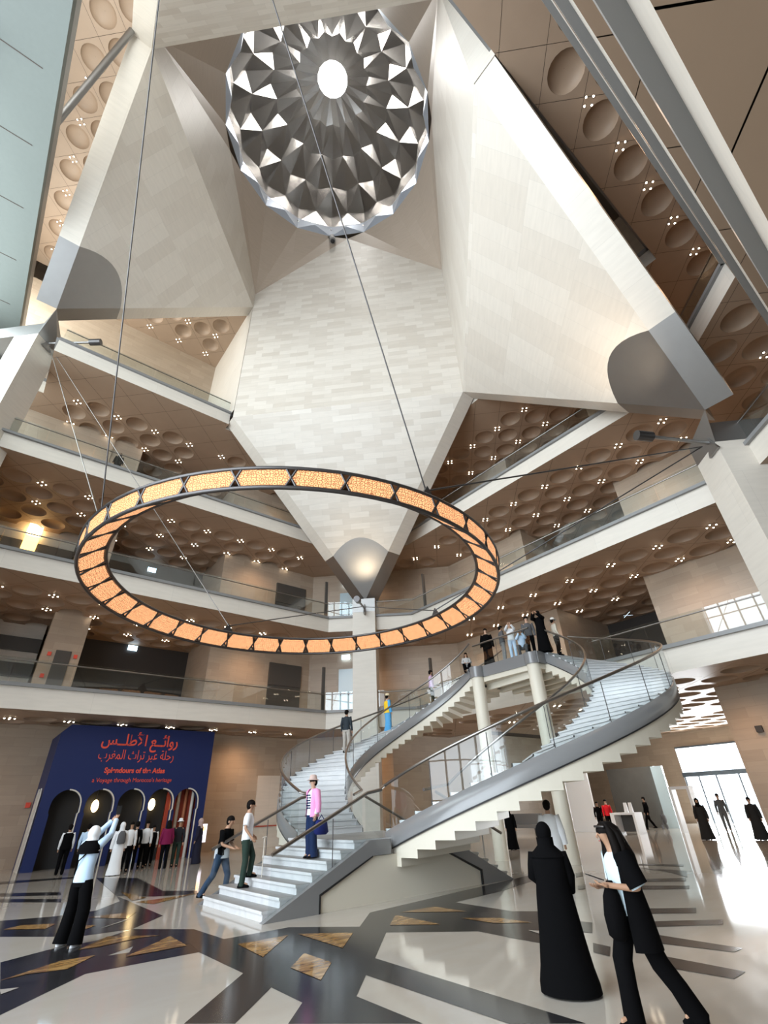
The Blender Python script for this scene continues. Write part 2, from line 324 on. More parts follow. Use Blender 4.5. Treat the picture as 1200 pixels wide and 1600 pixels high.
RL = [(-9, FY), (17.1, FY), (17.1, 37.5), (-9, 37.5)]
RC = [(17.1, FY), (FX, 23.4), (28, 23.4), (28, 34), (17.1, 34)]
RR = [(FX, 23.4), (FX, 3.6), (34, 3.6), (34, 23.4)]
RNC = [(FX, 3.6), (17.6, NY), (17.6, -12), (34, -12), (34, 3.6)]
RN = [(17.6, NY), (-6, NY), (-6, -10), (17.6, -10)]
MARG = [[(-9, FY + 1.6), (17.1, FY + 1.6), (17.1, 37), (-9, 37)], [(FX + 1.3, 30), (FX + 1.3, 2), (34, 2), (34, 30)], [(-6, -2.4), (30, -2.4), (30, -9), (-6, -9)], [(18, 1), (19.5, -1), (30, -1), (30, 3.5), (23, 3.5)]]
for i, z in enumerate(LV[:3]):
    sets = [(GO_L, RL), (GO_R, RC), (GO_R, RR), (GO_R, RNC), (GO_R, RN)]
    if i == 0: sets += [(GO_R, [(34, 6), (45, 6), (45, 20), (34, 20)])]; mg = MARG + [[(33, 6), (46, 6), (46, 20), (33, 20)]]
    else: mg = MARG
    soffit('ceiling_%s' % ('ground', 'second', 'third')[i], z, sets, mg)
R5L = [(-3.2, 26.0), (7.5, 26.0), (7.5, 37.5), (-3.2, 37.5)]; R5W = [(-9, 30.2), (-3.2, 30.2), (-3.2, 37.5), (-9, 37.5)]; R5N = [(7.5, 26.6), (20.1, 26.6), (20.1, 37.5), (7.5, 37.5)]
R5R = [(20.1, 1.45), (34, 1.45), (34, 37.5), (20.1, 37.5)]; R5S = [(-6, -10), (34, -10), (34, 1.45), (-6, 1.45)]
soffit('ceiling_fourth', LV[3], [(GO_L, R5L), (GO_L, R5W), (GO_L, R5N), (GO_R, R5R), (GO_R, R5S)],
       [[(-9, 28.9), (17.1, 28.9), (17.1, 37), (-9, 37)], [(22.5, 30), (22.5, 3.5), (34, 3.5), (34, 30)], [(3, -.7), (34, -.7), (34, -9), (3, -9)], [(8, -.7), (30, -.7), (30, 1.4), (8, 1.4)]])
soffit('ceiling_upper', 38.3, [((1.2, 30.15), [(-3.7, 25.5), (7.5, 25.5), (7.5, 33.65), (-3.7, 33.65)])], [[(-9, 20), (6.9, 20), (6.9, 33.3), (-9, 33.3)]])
soffit('ceiling_west', 40.5, [((-6.75, 18.65), [(-9, -8), (-3.95, -8), (-3.95, 33.65), (-9, 33.65)])], [[(-9, 13), (-3, 13), (-3, 33), (-9, 33)]])
w = MB(); w.box((-30, -14, 30), (-5.95, 40, 30.6)); w.box((-6.6, -14, 30.6), (-5.95, 40, 31.4), 1)
for k in range(-2, 12): w.box((-30, k * 3.6 - .02, 29.985), (-6.6, k * 3.6 + .02, 30), 2)
for x in (-8.3, -11.4): w.box((x - .02, -14, 29.985), (x + .02, 40, 30), 2)
struct('ceiling_window_bay', w, ['bay', 'trim', 'gap'])
w = MB(); w.face([(-9, -14, 41.6), (-9, 40, 41.6), (-9, 40, 31), (-9, -14, 31)]); 
for y0, y1, z0, z1 in ((-14, -5.5, 0, 31), (15, 26.5, 0, 19), (26.5, 31, 5.6, 19), (31, 41, 0, 31)): w.face([(-9, y0, z0), (-9, y1, z0), (-9, y1, z1), (-9, y0, z1)])
struct('wall_west', w, 'wall')
# tall window wall on the west side
w = MB()
for k in range(15): w.box((-9.15, -5.5 + k * 1.46 - .05, 0), (-8.95, -5.5 + k * 1.46 + .05, 30))
for k in range(15): w.box((-9.12, -5.5, k * 2.02 - .04), (-8.98, 15, k * 2.02 + .04))
w.box((-9.2, 14.9, 0), (-8.7, 15.2, 30))
for k in range(12): w.box((-9.15, 15 + k * 1.46 - .05, 19), (-8.95, 15 + k * 1.46 + .05, 30))  # upper north opening, added to let in more light
for k in range(4): w.box((-9.15, 26.5 + k * 1.5 - .05, 0), (-8.95, 26.5 + k * 1.5 + .05, 5.6))
struct('window_1', w, 'mullion')
# ---------------- vault ----------------
cx, cy, a_ = 7.52, 13.97, 11.43
V3 = lambda *p: Vector(p)
PE, PN, PS, PW = (cx + a_, cy), (cx, cy + a_), (cx, cy - a_), (cx - a_, cy)
zl, zh, zt, zm = 25.53, 38.15, 39.97, 46.89
def vface(name, A, B, zb, tex):
    m = MB(); mid = ((A[0] + B[0]) / 2, (A[1] + B[1]) / 2)
    m.face([(*A, zb), (*B, zb), (*B, zt), (*mid, zm), (*A, zt)][::-1]); return struct(name, m, tex)
vface('wall_vault_north_east', PE, PN, zl, 'flap'); vface('wall_vault_south_east', PS, PE, zl, 'vflap')
vface('wall_vault_north_west', PN, PW, zh, 'vflap'); vface('wall_vault_south_west', PW, PS, zh, 'flap')
NR = 16
RING = [(cx + 8.0 * math.cos(2 * PI * (k + .5) / NR), cy + 8.0 * math.sin(2 * PI * (k + .5) / NR), 47.2) for k in range(NR)]
w = MB()
for q, P in enumerate((PE, PN, PW, PS)):
    m0 = (cx + a_ / 2 * (1, -1, -1, 1)[q], cy + a_ / 2 * (-1, 1, 1, -1)[q] * (1, 1, -1, 1)[q], zm)
    ang = q * PI / 2; k0 = q * 4 - 2
    ms = (cx + a_ / math.sqrt(2) * math.cos(ang - PI / 4), cy + a_ / math.sqrt(2) * math.sin(ang - PI / 4), zm)
    me_ = (cx + a_ / math.sqrt(2) * math.cos(ang + PI / 4), cy + a_ / math.sqrt(2) * math.sin(ang + PI / 4), zm)
    arc = [RING[(k0 + k) % NR] for k in range(4)]
    pts = [ms] + arc + [me_]
    for i in range(len(pts) - 1): w.face([(*P, zt), pts[i + 1], pts[i]])
for k in range(NR): w.face([RING[k], RING[(k + 1) % NR], (RING[(k + 1) % NR][0], RING[(k + 1) % NR][1], 47.45), (RING[k][0], RING[k][1], 47.45)])
struct('ceiling_vault', w, 'slab')
TIPS = dict(C=((cx + a_, cy + a_, 14.32), PE, PN, zl, (1, 0), (0, 1)), R=((cx + a_, cy - a_, 14.83), PS, PE, zl, (0, -1), (1, 0)),
            L=((cx - a_, cy + a_, 27.93), PN, PW, zh, (0, 1), (-1, 0)), S=((cx - a_, cy - a_, 27.93), PW, PS, zh, (-1, 0), (0, -1)))
MD = 3.9
for key, (T, A, B, zb, oa, ob) in TIPS.items():
    T = Vector(T); A3 = Vector((*A, zb)); B3 = Vector((*B, zb)); m = MB(); mm = MB()
    ea = (A3 - T).normalized(); eb = (B3 - T).normalized(); a1 = T + ea * MD; b1 = T + eb * MD
    arc = []
    for k in range(0, 13):
        t = k / 12; p = a1.lerp(b1, t); up = ((A3 + B3) / 2 - T).normalized(); arc.append(p + up * 1.15 * (1 - (2 * t - 1) ** 2))
    nrm = (A3 - T).cross(B3 - T)
    for i in range(12):
        m.face([arc[i], A3.lerp(B3, i / 12), A3.lerp(B3, (i + 1) / 12), arc[i + 1]][::-1], 0)
    cen = T.lerp((a1 + b1) / 2, .62) - nrm.normalized() * 0
    for i in range(12): mm.face([T, arc[i + 1], arc[i]], 0)
    for (e, o, P3, pm) in ((ea, oa, A3, a1), (eb, ob, B3, b1)):
        O = Vector((*o, 0)) * 1.04
        m.face([P3, pm, pm + O, P3 + O] if e is ea else [pm, P3, P3 + O, pm + O], 1)
        m.face([P3 + O, pm + O, pm + O + V3(0, 0, .8), P3 + O + V3(0, 0, .8)], 1)
        mm.face([pm, T, T + O, pm + O] if e is ea else [T, pm, pm + O, T + O], 0)
        mm.face([pm + O, T + O, T + O + V3(0, 0, .8), pm + O + V3(0, 0, .8)], 0)
    nm = dict(C='north_east', R='south_east', L='north_west', S='south_west')[key]
    struct('ceiling_pendentive_' + nm, m, ['flap' if key in 'CS' else 'vflap', 'fascia'])
    struct('trim_pendentive_tip_' + nm, mm, 'metal')
# ceiling corner fill behind the flaps (top of the upper storeys)
# dome -----------------------------------------------------------------
d = MB(); tiers = [(7.98, 48.3), (7.75, 50.9), (6.75, 53.9), (5.1, 56.5), (3.1, 58.2), (1.35, 59.0)]
def dv(k, i, dr=0, dz=0):
    r, z = tiers[k]; t = 2 * PI * (i + .5 * ((k + 1) % 2)) / NR
    return Vector((cx + (r + dr) * math.cos(t), cy + (r + dr) * math.sin(t), z + dz))
for k in range(0, len(tiers) - 2):
    for i in range(NR):
        o = (k + 1) % 2
        lo = dv(k, i); l = dv(k + 1, i + o - 0 if o else i - 1); r_ = dv(k + 1, i + o if not o else i + 1); 
        l = dv(k + 1, i - 1 + o) if o == 0 else dv(k + 1, i); r_ = dv(k + 1, i) if o == 0 else dv(k + 1, i + 1); hi = dv(k + 2, i)
        ct = (lo + l + r_ + hi) / 4; ax0 = Vector((cx, cy, ct.z - 3)); ct = ct + (ct - ax0).normalized() * (.95 - .2 * k)
        for A, B in ((lo, l), (l, hi), (hi, r_), (r_, lo)): d.face([A, B, ct])
for i in range(NR):
    d.face([dv(0, i), dv(0, i + 1), dv(1, i + 1)])
    n = len(tiers) - 1; o = n % 2
    A = dv(n, i); B = dv(n, i + 1); C_ = dv(n - 1, i + 1 if (n + 1) % 2 else i); d.face([A, B, C_])
struct('ceiling_dome', d, 'dome', False)
w = MB()
for k in range(NR):
    a, b = RING[k], RING[(k + 1) % NR]; c1 = (a[0], a[1], 48.9); c2 = (b[0], b[1], 48.9); md = Vector(((a[0] + b[0]) / 2, (a[1] + b[1]) / 2, 47.9)); md = md + (Vector((cx, cy, 47.9)) - md).normalized() * .35
    for p, q_ in ((a, b), (b, c2), (c2, c1), (c1, a)): w.face([p, q_, md])
struct('trim_dome_rim', w, mat('rim_steel_daylight_tint', (.62, .68, .78), .35, .6), False)  # rim tinted pale blue to stand in for reflected daylight
w = MB(); w.face([(cx + 1.5 * math.cos(2 * PI * k / 24), cy + 1.5 * math.sin(2 * PI * k / 24), 59.05) for k in range(24)][::-1]); struct('window_2', w, 'sky', False, 'round skylight at the top of the dome')
w = MB(); w.face([(-3.7, 25.5, 38.75), (7.5, 25.5, 38.75), (7.5, 33.65, 38.75), (-3.7, 33.65, 38.75)]); w.face([(-9, -14, 40.95), (-3.95, -14, 40.95), (-3.95, 33.65, 40.95), (-9, 33.65, 40.95)]); w.face([(-3.8, 25.5, 38.28), (-3.8, 33.65, 38.28), (-3.8, 33.65, 41), (-3.8, 25.5, 41)])
struct('ceiling_backing', w, 'gap')  # dark planes added to keep sky light out of the tile joints
w = MB(); w.face([(-12, -14, 61), (46, -14, 61), (46, 41, 61), (-12, 41, 61)]); struct('ceiling_light_block', w, 'slab')  # unseen lid added above the dome to stop sky light leaking in
w = MB(); w.face([(-9, 40, 0), (46, 40, 0), (46, 40, 61), (-9, 40, 61)]); w.face([(46, -14, 6), (46, -14, 61), (46, 40, 61), (46, 40, 6)]); w.face([(-9, -14, 40), (46, -14, 40), (46, -14, 61), (-9, -14, 61)]); w.face([(-9, -14, 41), (-9, 40, 41), (-9, 40, 61), (-9, -14, 61)]); w.face([(44, 27.3, 0), (46, 40, 0), (46, 40, 6.1), (44, 27.3, 6.1)]); struct('wall_outer_light_block', w, 'wall')  # outer walls added up to the lid to shut out sky light
# piers ------------------------------------------------------------------
for nm, (px, py), zt_, dr in (('north_east', (19.2, 25.75), 13.35, (1, 1)), ('south_east', (20.3, 2.76), 13.45, (1, -1)), ('north_west', (-4.3, 27.7), 26.6, (-1, 1))):
    m = MB(); hd = 1.1; m.prism([(px + hd, py), (px, py + hd), (px - hd, py), (px, py - hd)], 0, zt_); struct('pillar_' + nm, m, 'fascia')
    m = MB(); u = Vector((dr[0], dr[1], 0)).normalized(); v = Vector((-u.y, u.x, 0)); c = Vector((px, py, zt_))
    b = .79; p0 = c - u * b; p1 = c + u * 3.4
    m.poly([p0 - v * b, p1 - v * b, p1 + v * b, p0 + v * b] + [q + V3(0, 0, .95) for q in (p0 - v * b, p1 - v * b, p1 + v * b, p0 + v * b)])
    T = Vector(TIPS[dict(north_east='C', south_east='R', north_west='L')[nm]][0])
    m.face([p0 - v * b, p0 + v * b, T]); m.face([p0 - v * b + V3(0, 0, .95), p0 - v * b, T]); m.face([p0 + v * b, p0 + v * b + V3(0, 0, .95), T]); m.face([p0 + v * b + V3(0, 0, .95), p0 - v * b + V3(0, 0, .95), T])
    struct('trim_pier_cap_' + nm, m, 'metal', False)
# ================= FITTINGS =================
# glass balustrades along the balcony edges
def balustrade(label, pts, z, group):
    t = tag(empty('glass_balustrade', (pts[0][0], pts[0][1], z)), label, 'railing', group); O = Vector((pts[0][0], pts[0][1], z))
    g = MB(); r = MB(); n = 0
    for a, b in zip(pts, pts[1:]):
        A = Vector((*a, z)) - O; B = Vector((*b, z)) - O; L = (B - A).length; k = max(1, int(round(L / 2.4))); u = (B - A) / k; nn = Vector((-u.y, u.x, 0)).normalized() * .006
        for i in range(k):
            p = A + u * i + u.normalized() * .015; q = A + u * (i + 1) - u.normalized() * .015
            g.poly([p - nn, q - nn, q + nn, p + nn] + [x + V3(0, 0, 1.12) for x in (p - nn, q - nn, q + nn, p + nn)])
            n += 1
    r.tube([Vector((*p, z + 1.0)) - O + V3(0, 0, 0) for p in pts], .032, 8)
    obj('glass_panel', g, 'glass', t); obj('handrail', r, 'steel', t); return t
NM = ['second', 'third', 'fourth']
for i, z in enumerate(LV[:3]):
    zz = z + FH + .13; e = .12
    balustrade('glass balustrade on the %s floor balcony, left wing' % NM[i], [(-9, FY + e), (17.1, FY + e)], zz, 'balcony balustrades')
    if i: pts = [(17.1, FY + e), (FX + e, 23.4), (FX + e, 3.6)]
    else: pts = [(17.1, FY + e), (FX + e, 23.4), (FX + e, 14.6)]
    balustrade('glass balustrade on the %s floor balcony, corner and right wing' % NM[i], pts, zz, 'balcony balustrades')
    if i == 0: balustrade('clear glass balustrade on the second floor balcony right of the stair head', [(FX + e, 11.1), (FX + e, 3.6)], zz, 'balcony balustrades')
    balustrade('glass balustrade on the %s floor balcony on the near side' % NM[i], [(FX + e, 3.6), (17.6, NY - e), (-2, NY - e)], zz, 'balcony balustrades')
balustrade('clear glass balustrade on the fifth floor balcony below the triangular coffered ceiling', [(-3.1, 26.12), (7.4, 26.12)], LV[3] + FH + .13, 'balcony balustrades')
# coffer lamp clusters
bm_ = MB(); bm_.tube([(0, 0, -.01), (0, 0, -.03)], .055, 8, 1); bm_.ball((0, 0, -.035), (.04, .04, .022), 8, 4, 0)
BME = bpy.data.meshes.new('bulb'); BME.from_pydata(bm_.v, [], bm_.f); BME.materials.append(M_['bulb']); BME.materials.append(M_['dmetal']); BME.polygons.foreach_set('material_index', bm_.m); BME.update()
def lamps(z, pts, where):
    for p in pts:
        t = tag(empty('ceiling_light', (*p, z)), 'four small warm spotlights between coffers of %s' % where, 'ceiling light', 'spotlight clusters in %s' % where)
        for dx, dy in ((.2, 0), (-.2, 0), (0, .2), (0, -.2)):
            b = bpy.data.objects.new('bulb', BME); COL.objects.link(b); b.parent = t; b.location = (dx, dy, 0)
def grid(o, i0, i1, j0, j1): return [(o[0] + G * i, o[1] + G * j) for j in range(j0, j1 + 1) for i in range(i0, i1 + 1)]
lamps(6.03, grid(GO_L, 0, 6, 0, 0) + grid(GO_R, 0, 1, -1, 3), 'the ground floor ceiling')
lamps(12.19, grid(GO_L, -1, 6, 0, 0) + grid(GO_L, -1, 5, 1, 1) + grid(GO_L, 1, 3, 2, 2), 'second floor ceiling at left')
lamps(12.19, grid(GO_R, 0, 2, -3, 4) + [(21, 27.1), (23.5, 24.7)], 'second floor ceiling at right')
lamps(18.64, grid(GO_L, -1, 6, 0, 0) + grid(GO_L, -1, 6, 1, 1) + grid(GO_L, 1, 3, 2, 2), 'third floor ceiling at left')
lamps(18.64, grid(GO_R, 0, 2, -3, 4) + [(23.5, 24.7)], 'third floor ceiling at right')
lamps(25.29, grid(GO_L, -1, 5, 0, 0) + grid(GO_L, -1, 4, 1, 1), 'fourth floor ceiling at left')
lamps(25.29, grid(GO_R, 0, 1, -2, 3), 'fourth floor ceiling at right')
lamps(25.29, grid((23.75, 0.05), -5, 0, 0, 0), 'the dark ceiling beside the near vault flap')
lamps(18.64, [(22.9, .1), (25.3, .1), (25.3, -2.3)], 'third floor ceiling at near right corner')
lamps(38.29, [(1.2, 32.6), (3.66, 30.15), (3.66, 32.6), (6.12, 30.15), (6.12, 32.6)], 'the triangular upper ceiling')
lamps(40.49, [(-6.75, 18.65 + 2.64 * k) for k in range(6)], 'narrow ceiling strip at upper left')
# their light: one soft warm lamp per bay of each gallery
def pt(loc, e, col=(1, .60, .34), r=.8):
    l = bpy.data.lights.new('gallery_lamp_or_fill', 'SPOT'); l.energy = e; l.color = col; l.shadow_soft_size = r; l.spot_size = 2.7; l.spot_blend = 1
    o = bpy.data.objects.new('gallery_lamp_or_fill', l); COL.objects.link(o); o.location = loc
WARM = 430
for z in LV[:3]:
    for x in (-1.3, 6.0, 13.4): pt((x, 30.6, z - .15), WARM)
    for y in (7.5, 15, 22): pt((24.7, y, z - .15), WARM)
    pt((20.4, 27.3, z - .15), WARM)
for x in (0, 8, 15): pt((x, 30, 25.1), WARM)
for y in (6, 14, 21): pt((24, y, 25.1), WARM)
pt((14, .2, 25.1), WARM); pt((22, .2, 25.1), WARM)
pt((24, .2, 18.4), WARM)
# uplight floods on brackets at the pier heads, pointing at the steel tips
def flood(base, d, key, label):
    t = tag(empty('bracket_floodlight', base), label, 'floodlight'); d = Vector(d).normalized(); e = d * 2.6
    m = MB(); m.tube([(0, 0, 0), e], .07, 8); obj('arm', m, 'metal', t)
    m = MB(); m.tube([e - d * .1, e + d * .55], .2, 12); obj('lamp_head', m, 'dmetal', t)
    m = MB(); m.extr([(-.25, -.25, -.5), (.25, .25, -.5), (0, 0, .25)], (.06, -.06, 0)); obj('bracket_plate', m, 'metal', t)
    return t
flood((18.6, 25.1, 13.6), (-1, -1, -.25), 'C', 'short steel arm floodlight at the head of the central column')
flood((19.3, 3.0, 13.6), (-1, .55, .02), 'R', 'long steel arm floodlight projecting left from the right hand pier head')
flood((-3.75, 27.1, 26.6), (1, -.75, .05), 'L', 'steel arm floodlight projecting from the left hand pier head')
def spot(loc, tgt, e, col, ang=60):
    l = bpy.data.lights.new('floodlight_beam', 'SPOT'); l.energy = e; l.color = col; l.spot_size = math.radians(ang); l.spot_blend = 1; l.shadow_soft_size = .15
    o = bpy.data.objects.new('floodlight_beam', l); COL.objects.link(o); o.location = loc; o.rotation_euler = (Vector(tgt) - Vector(loc)).to_track_quat('-Z', 'Y').to_euler()
spot((16.4, 22.9, 13.4), (17.4, 23.9, 18), 420, (1, .80, .55), 80)
spot((16.6, 4.6, 14.1), (16.5, 4.6, 19), 900, (1, .80, .58), 90)
# projector under the dome rim
t = tag(empty('rim_camera', (12.1, 20.6, 47.0)), 'small steel camera housing hanging under the lower rim of the dome', 'camera')
m = MB(); m.tube([(0, 0, .2), (-.1, -.3, -.9)], .28, 12); obj('housing', m, 'metal', t)
m = MB(); m.ball((-.1, -.3, -1.0), .2, 12, 8); obj('lens', m, 'black_m', t)
m = MB(); m.tube([(-.35, .1, .1), (.35, .1, .1)], .1, 8); obj('mounting_bracket', m, 'steel', t)
# strut at upper left
m = MB(); m.tube([(-4.95, 13.8, 38.0), (-6.2, 17.3, 31.3)], .17, 10); m.ball((-6.22, 17.35, 31.2), .28, 10, 6)
tag(obj('steel_strut', m, 'metal'), 'round steel strut crossing the narrow coffered strip at the upper left', 'strut')
# tall dark slot panels standing at the balcony corner
for x, y, z in ((17.05, 27.6, LV[0] + FH), (17.05, 27.6, LV[1] + FH), (22.5, 23.0, LV[0] + FH), (22.5, 23.0, LV[1] + FH)):
    m = MB(); m.box((-.1, -.06, 0), (.1, .06, 2.9 if x < 20 else 3.2)); o = obj('metal_post', m, 'dgrey'); o.location = (x, y, z)
    tag(o, 'dark metal post on the %s floor balcony %s of the central column' % ('second' if z < 8 else 'third', 'left' if x < 20 else 'right'), 'post')
# ================= RING CHANDELIER =================
rc = tag(empty('ring_chandelier', (7.58, 13.95, 8.12)), 'huge ring chandelier with glowing orange lattice panels hanging on steel cables', 'chandelier')
def panelmat():
    m, nt, b = newmat('glowing_pierced_screen'); tc = nt.nodes.new('ShaderNodeTexCoord')
    mp = nt.nodes.new('ShaderNodeMapping'); mp.inputs['Scale'].default_value = (10, 10, 10); nt.links.new(tc.outputs['UV'], mp.inputs[0])
    v = nt.nodes.new('ShaderNodeTexVoronoi'); v.inputs['Scale'].default_value = 1; v.voronoi_dimensions = '2D'; v.feature = 'DISTANCE_TO_EDGE'; v.inputs['Randomness'].default_value = .7; nt.links.new(mp.outputs[0], v.inputs['Vector'])
    v2 = nt.nodes.new('ShaderNodeTexVoronoi'); v2.inputs['Scale'].default_value = 1; v2.voronoi_dimensions = '2D'; v2.inputs['Randomness'].default_value = .7; nt.links.new(mp.outputs[0], v2.inputs['Vector'])
    r = nt.nodes.new('ShaderNodeValToRGB'); e = r.color_ramp.elements; e[0].position = .05; e[0].color = (.12, .03, .01, 1); e[1].position = .11; e[1].color = (1, .52, .25, 1)
    nt.links.new(v.outputs['Distance'], r.inputs[0])
    r2 = nt.nodes.new('ShaderNodeValToRGB'); e = r2.color_ramp.elements; e[0].position = .12; e[0].color = (.25, .05, .02, 1); e[1].position = .2; e[1].color = (1, 1, 1, 1)
    nt.links.new(v2.outputs['Distance'], r2.inputs[0])
    mx = nt.nodes.new('ShaderNodeVectorMath'); mx.operation = 'MULTIPLY'; nt.links.new(r.outputs[0], mx.inputs[0]); nt.links.new(r2.outputs[0], mx.inputs[1])
    nt.links.new(mx.outputs[0], b.inputs['Emission Color']); b.inputs['Base Color'].default_value = (.25, .12, .05, 1); b.inputs['Specular IOR Level'].default_value = .1; b.inputs['Emission Strength'].default_value = 1.3
    return m
M_['screen'] = panelmat()
NP = 34; Ro, Rb, Ri = 6.92, 6.85, 6.2; Z0, Z1 = 0.0, .50
def rp(r, t, z): return Vector((r * math.cos(t), r * math.sin(t), z))
fm = MB()
for r, z, w_ in ((Ro, Z1, .05), (Rb, Z0, .055), (Ri, Z1, .05)): fm.tube([rp(r, 2 * PI * k / 96, z) for k in range(97)], w_, 6, 0, False)
fm.grid([[rp(Ro, 2 * PI * k / 96, Z1 + .03) for k in range(97)], [rp(Ri, 2 * PI * k / 96, Z1 + .03) for k in range(97)]], 0, False)
def facept(side, t, s):   # s 0 bottom .. 1 top
    return rp(Rb + (Ro - Rb) * s, t, Z0 + (Z1 - Z0) * s) if side else rp(Rb + (Ri - Rb) * s, t, Z0 + (Z1 - Z0) * s)
for k in range(NP):
    t0 = 2 * PI * (k + .5) / NP; q = .34 * PI / NP * 1.0
    for side in (1, 0):
        for a, b in ((-1, 1), (1, -1)): fm.tube([facept(side, t0 + a * q * .62, 0), facept(side, t0 + b * q * .62, 1)], .035, 4, 0, False)
obj('frame', fm, 'dmetal', rc)
def panel(side, k):
    m = MB(); t0 = 2 * PI * k / NP; hw = PI / NP
    prof = [(-hw * .96, .5), (-hw * .78, .92), (-hw * .39, .92), (0, .92), (hw * .39, .92), (hw * .78, .92), (hw * .96, .5), (hw * .78, .08), (hw * .39, .08), (0, .08), (-hw * .39, .08), (-hw * .78, .08)]
    P = [facept(side, t0 + a, s) for a, s in prof]; m.face(P if not side else P[::-1])
    o = obj('lattice_panel', m, 'screen', rc); uv = o.data.uv_layers.new(name='UVMap').data
    for li, lp in enumerate(o.data.polygons[0].loop_indices):
        i = o.data.loops[lp].vertex_index; i = len(prof) - 1 - i if side else i; a, s = prof[i]; uv[lp].uv = ((t0 + a) * 6.8, s * (.56 if side else .85))
for k in range(NP): panel(1, k); panel(0, k)
TT = {k: Vector(v[0]) for k, v in TIPS.items()}
RP = dict(S=rp(6.6, -PI / 2, .62), W=rp(6.6, PI, .62), N=rp(6.6, PI / 2, .62), E=rp(6.6, 0, .62)); O = Vector(rc.location)
for k, p in RP.items():
    m = MB(); n = p.normalized(); n.z = 0; tt = Vector((-n.y, n.x, 0))
    m.extr([p + tt * .3 - V3(0, 0, .05), p - tt * .3 - V3(0, 0, .05), p + V3(0, 0, .42)], n * .08); obj('cable_bracket', m, 'dmetal', rc)
ANC = dict(C=Vector((18.2, 24.8, 13.5)), R=Vector((19.0, 3.2, 13.4)), L=Vector((-3.6, 26.8, 26.2)), S=TT['S'])
for tip, rn, lb in (('S', 'S', 'long dark cable rising from the near edge of the ring chandelier to the vault'), ('S', 'W', 'long steel cable rising from the left edge of the ring chandelier towards the top left'),
                    ('L', 'W', 'pale cable from the left edge of the ring chandelier up to the left hand pier head'), ('L', 'N', 'pale cable crossing the ring chandelier from its far side to the left hand pier head'),
                    ('C', 'N', 'thin cable from the central column head to the left far side of the ring chandelier'), ('C', 'E', 'thin cable from the central column head to the right far side of the ring chandelier'),
                    ('R', 'E', 'thin cable from the right hand pier head to the right far side of the ring chandelier'), ('R', 'S', 'thin cable from the right hand pier head to the near right edge of the ring chandelier')):
    m = MB(); A = RP[rn] + O + V3(0, 0, .3); m.tube([A, ANC[tip]], .02 if tip in 'SL' else .026, 6); tag(obj('suspension_cable', m, 'steel' if tip == 'L' else 'dmetal'), lb, 'cable')
# ================= GRAND STAIRCASE =================
st = tag(empty('grand_staircase', (9.3, 12.6, 0)), 'grand double staircase of white marble with curved flights, grey bands and glass balustrades', 'staircase')
SO = Vector((9.3, 12.6, 0))
def sobj(name, mb, m): 
    mb.v = [(x - SO.x, y - SO.y, z) for x, y, z in mb.v]; return obj(name, mb, m, st)
LZ, TZ, NS_ = 1.2, 6.99, 33
def railing(path, name_h='handrail'):
    """path: smooth base line; glass, handrail and posts follow it"""
    g = MB()
    n = len(path); step = max(2, n // max(2, int(sum((path[i + 1] - path[i]).length for i in range(n - 1)) / 1.7)))
    for i in range(0, n - 1):
        a, b = path[i], path[i + 1]; g.face([a, b, b + V3(0, 0, .98), a + V3(0, 0, .98)], 0, False)
    go = sobj('glass_balustrade', g, 'glass')
    h = MB(); h.tube([p + V3(0, 0, 1.02) for p in path], .04, 8); sobj(name_h, h, 'steel').parent = go
    for i in range(step, n - 1, step): j = MB(); j.tube([path[i], path[i] + V3(0, 0, .95)], .012, 5); sobj('glass_joint', j, 'dmetal').parent = go
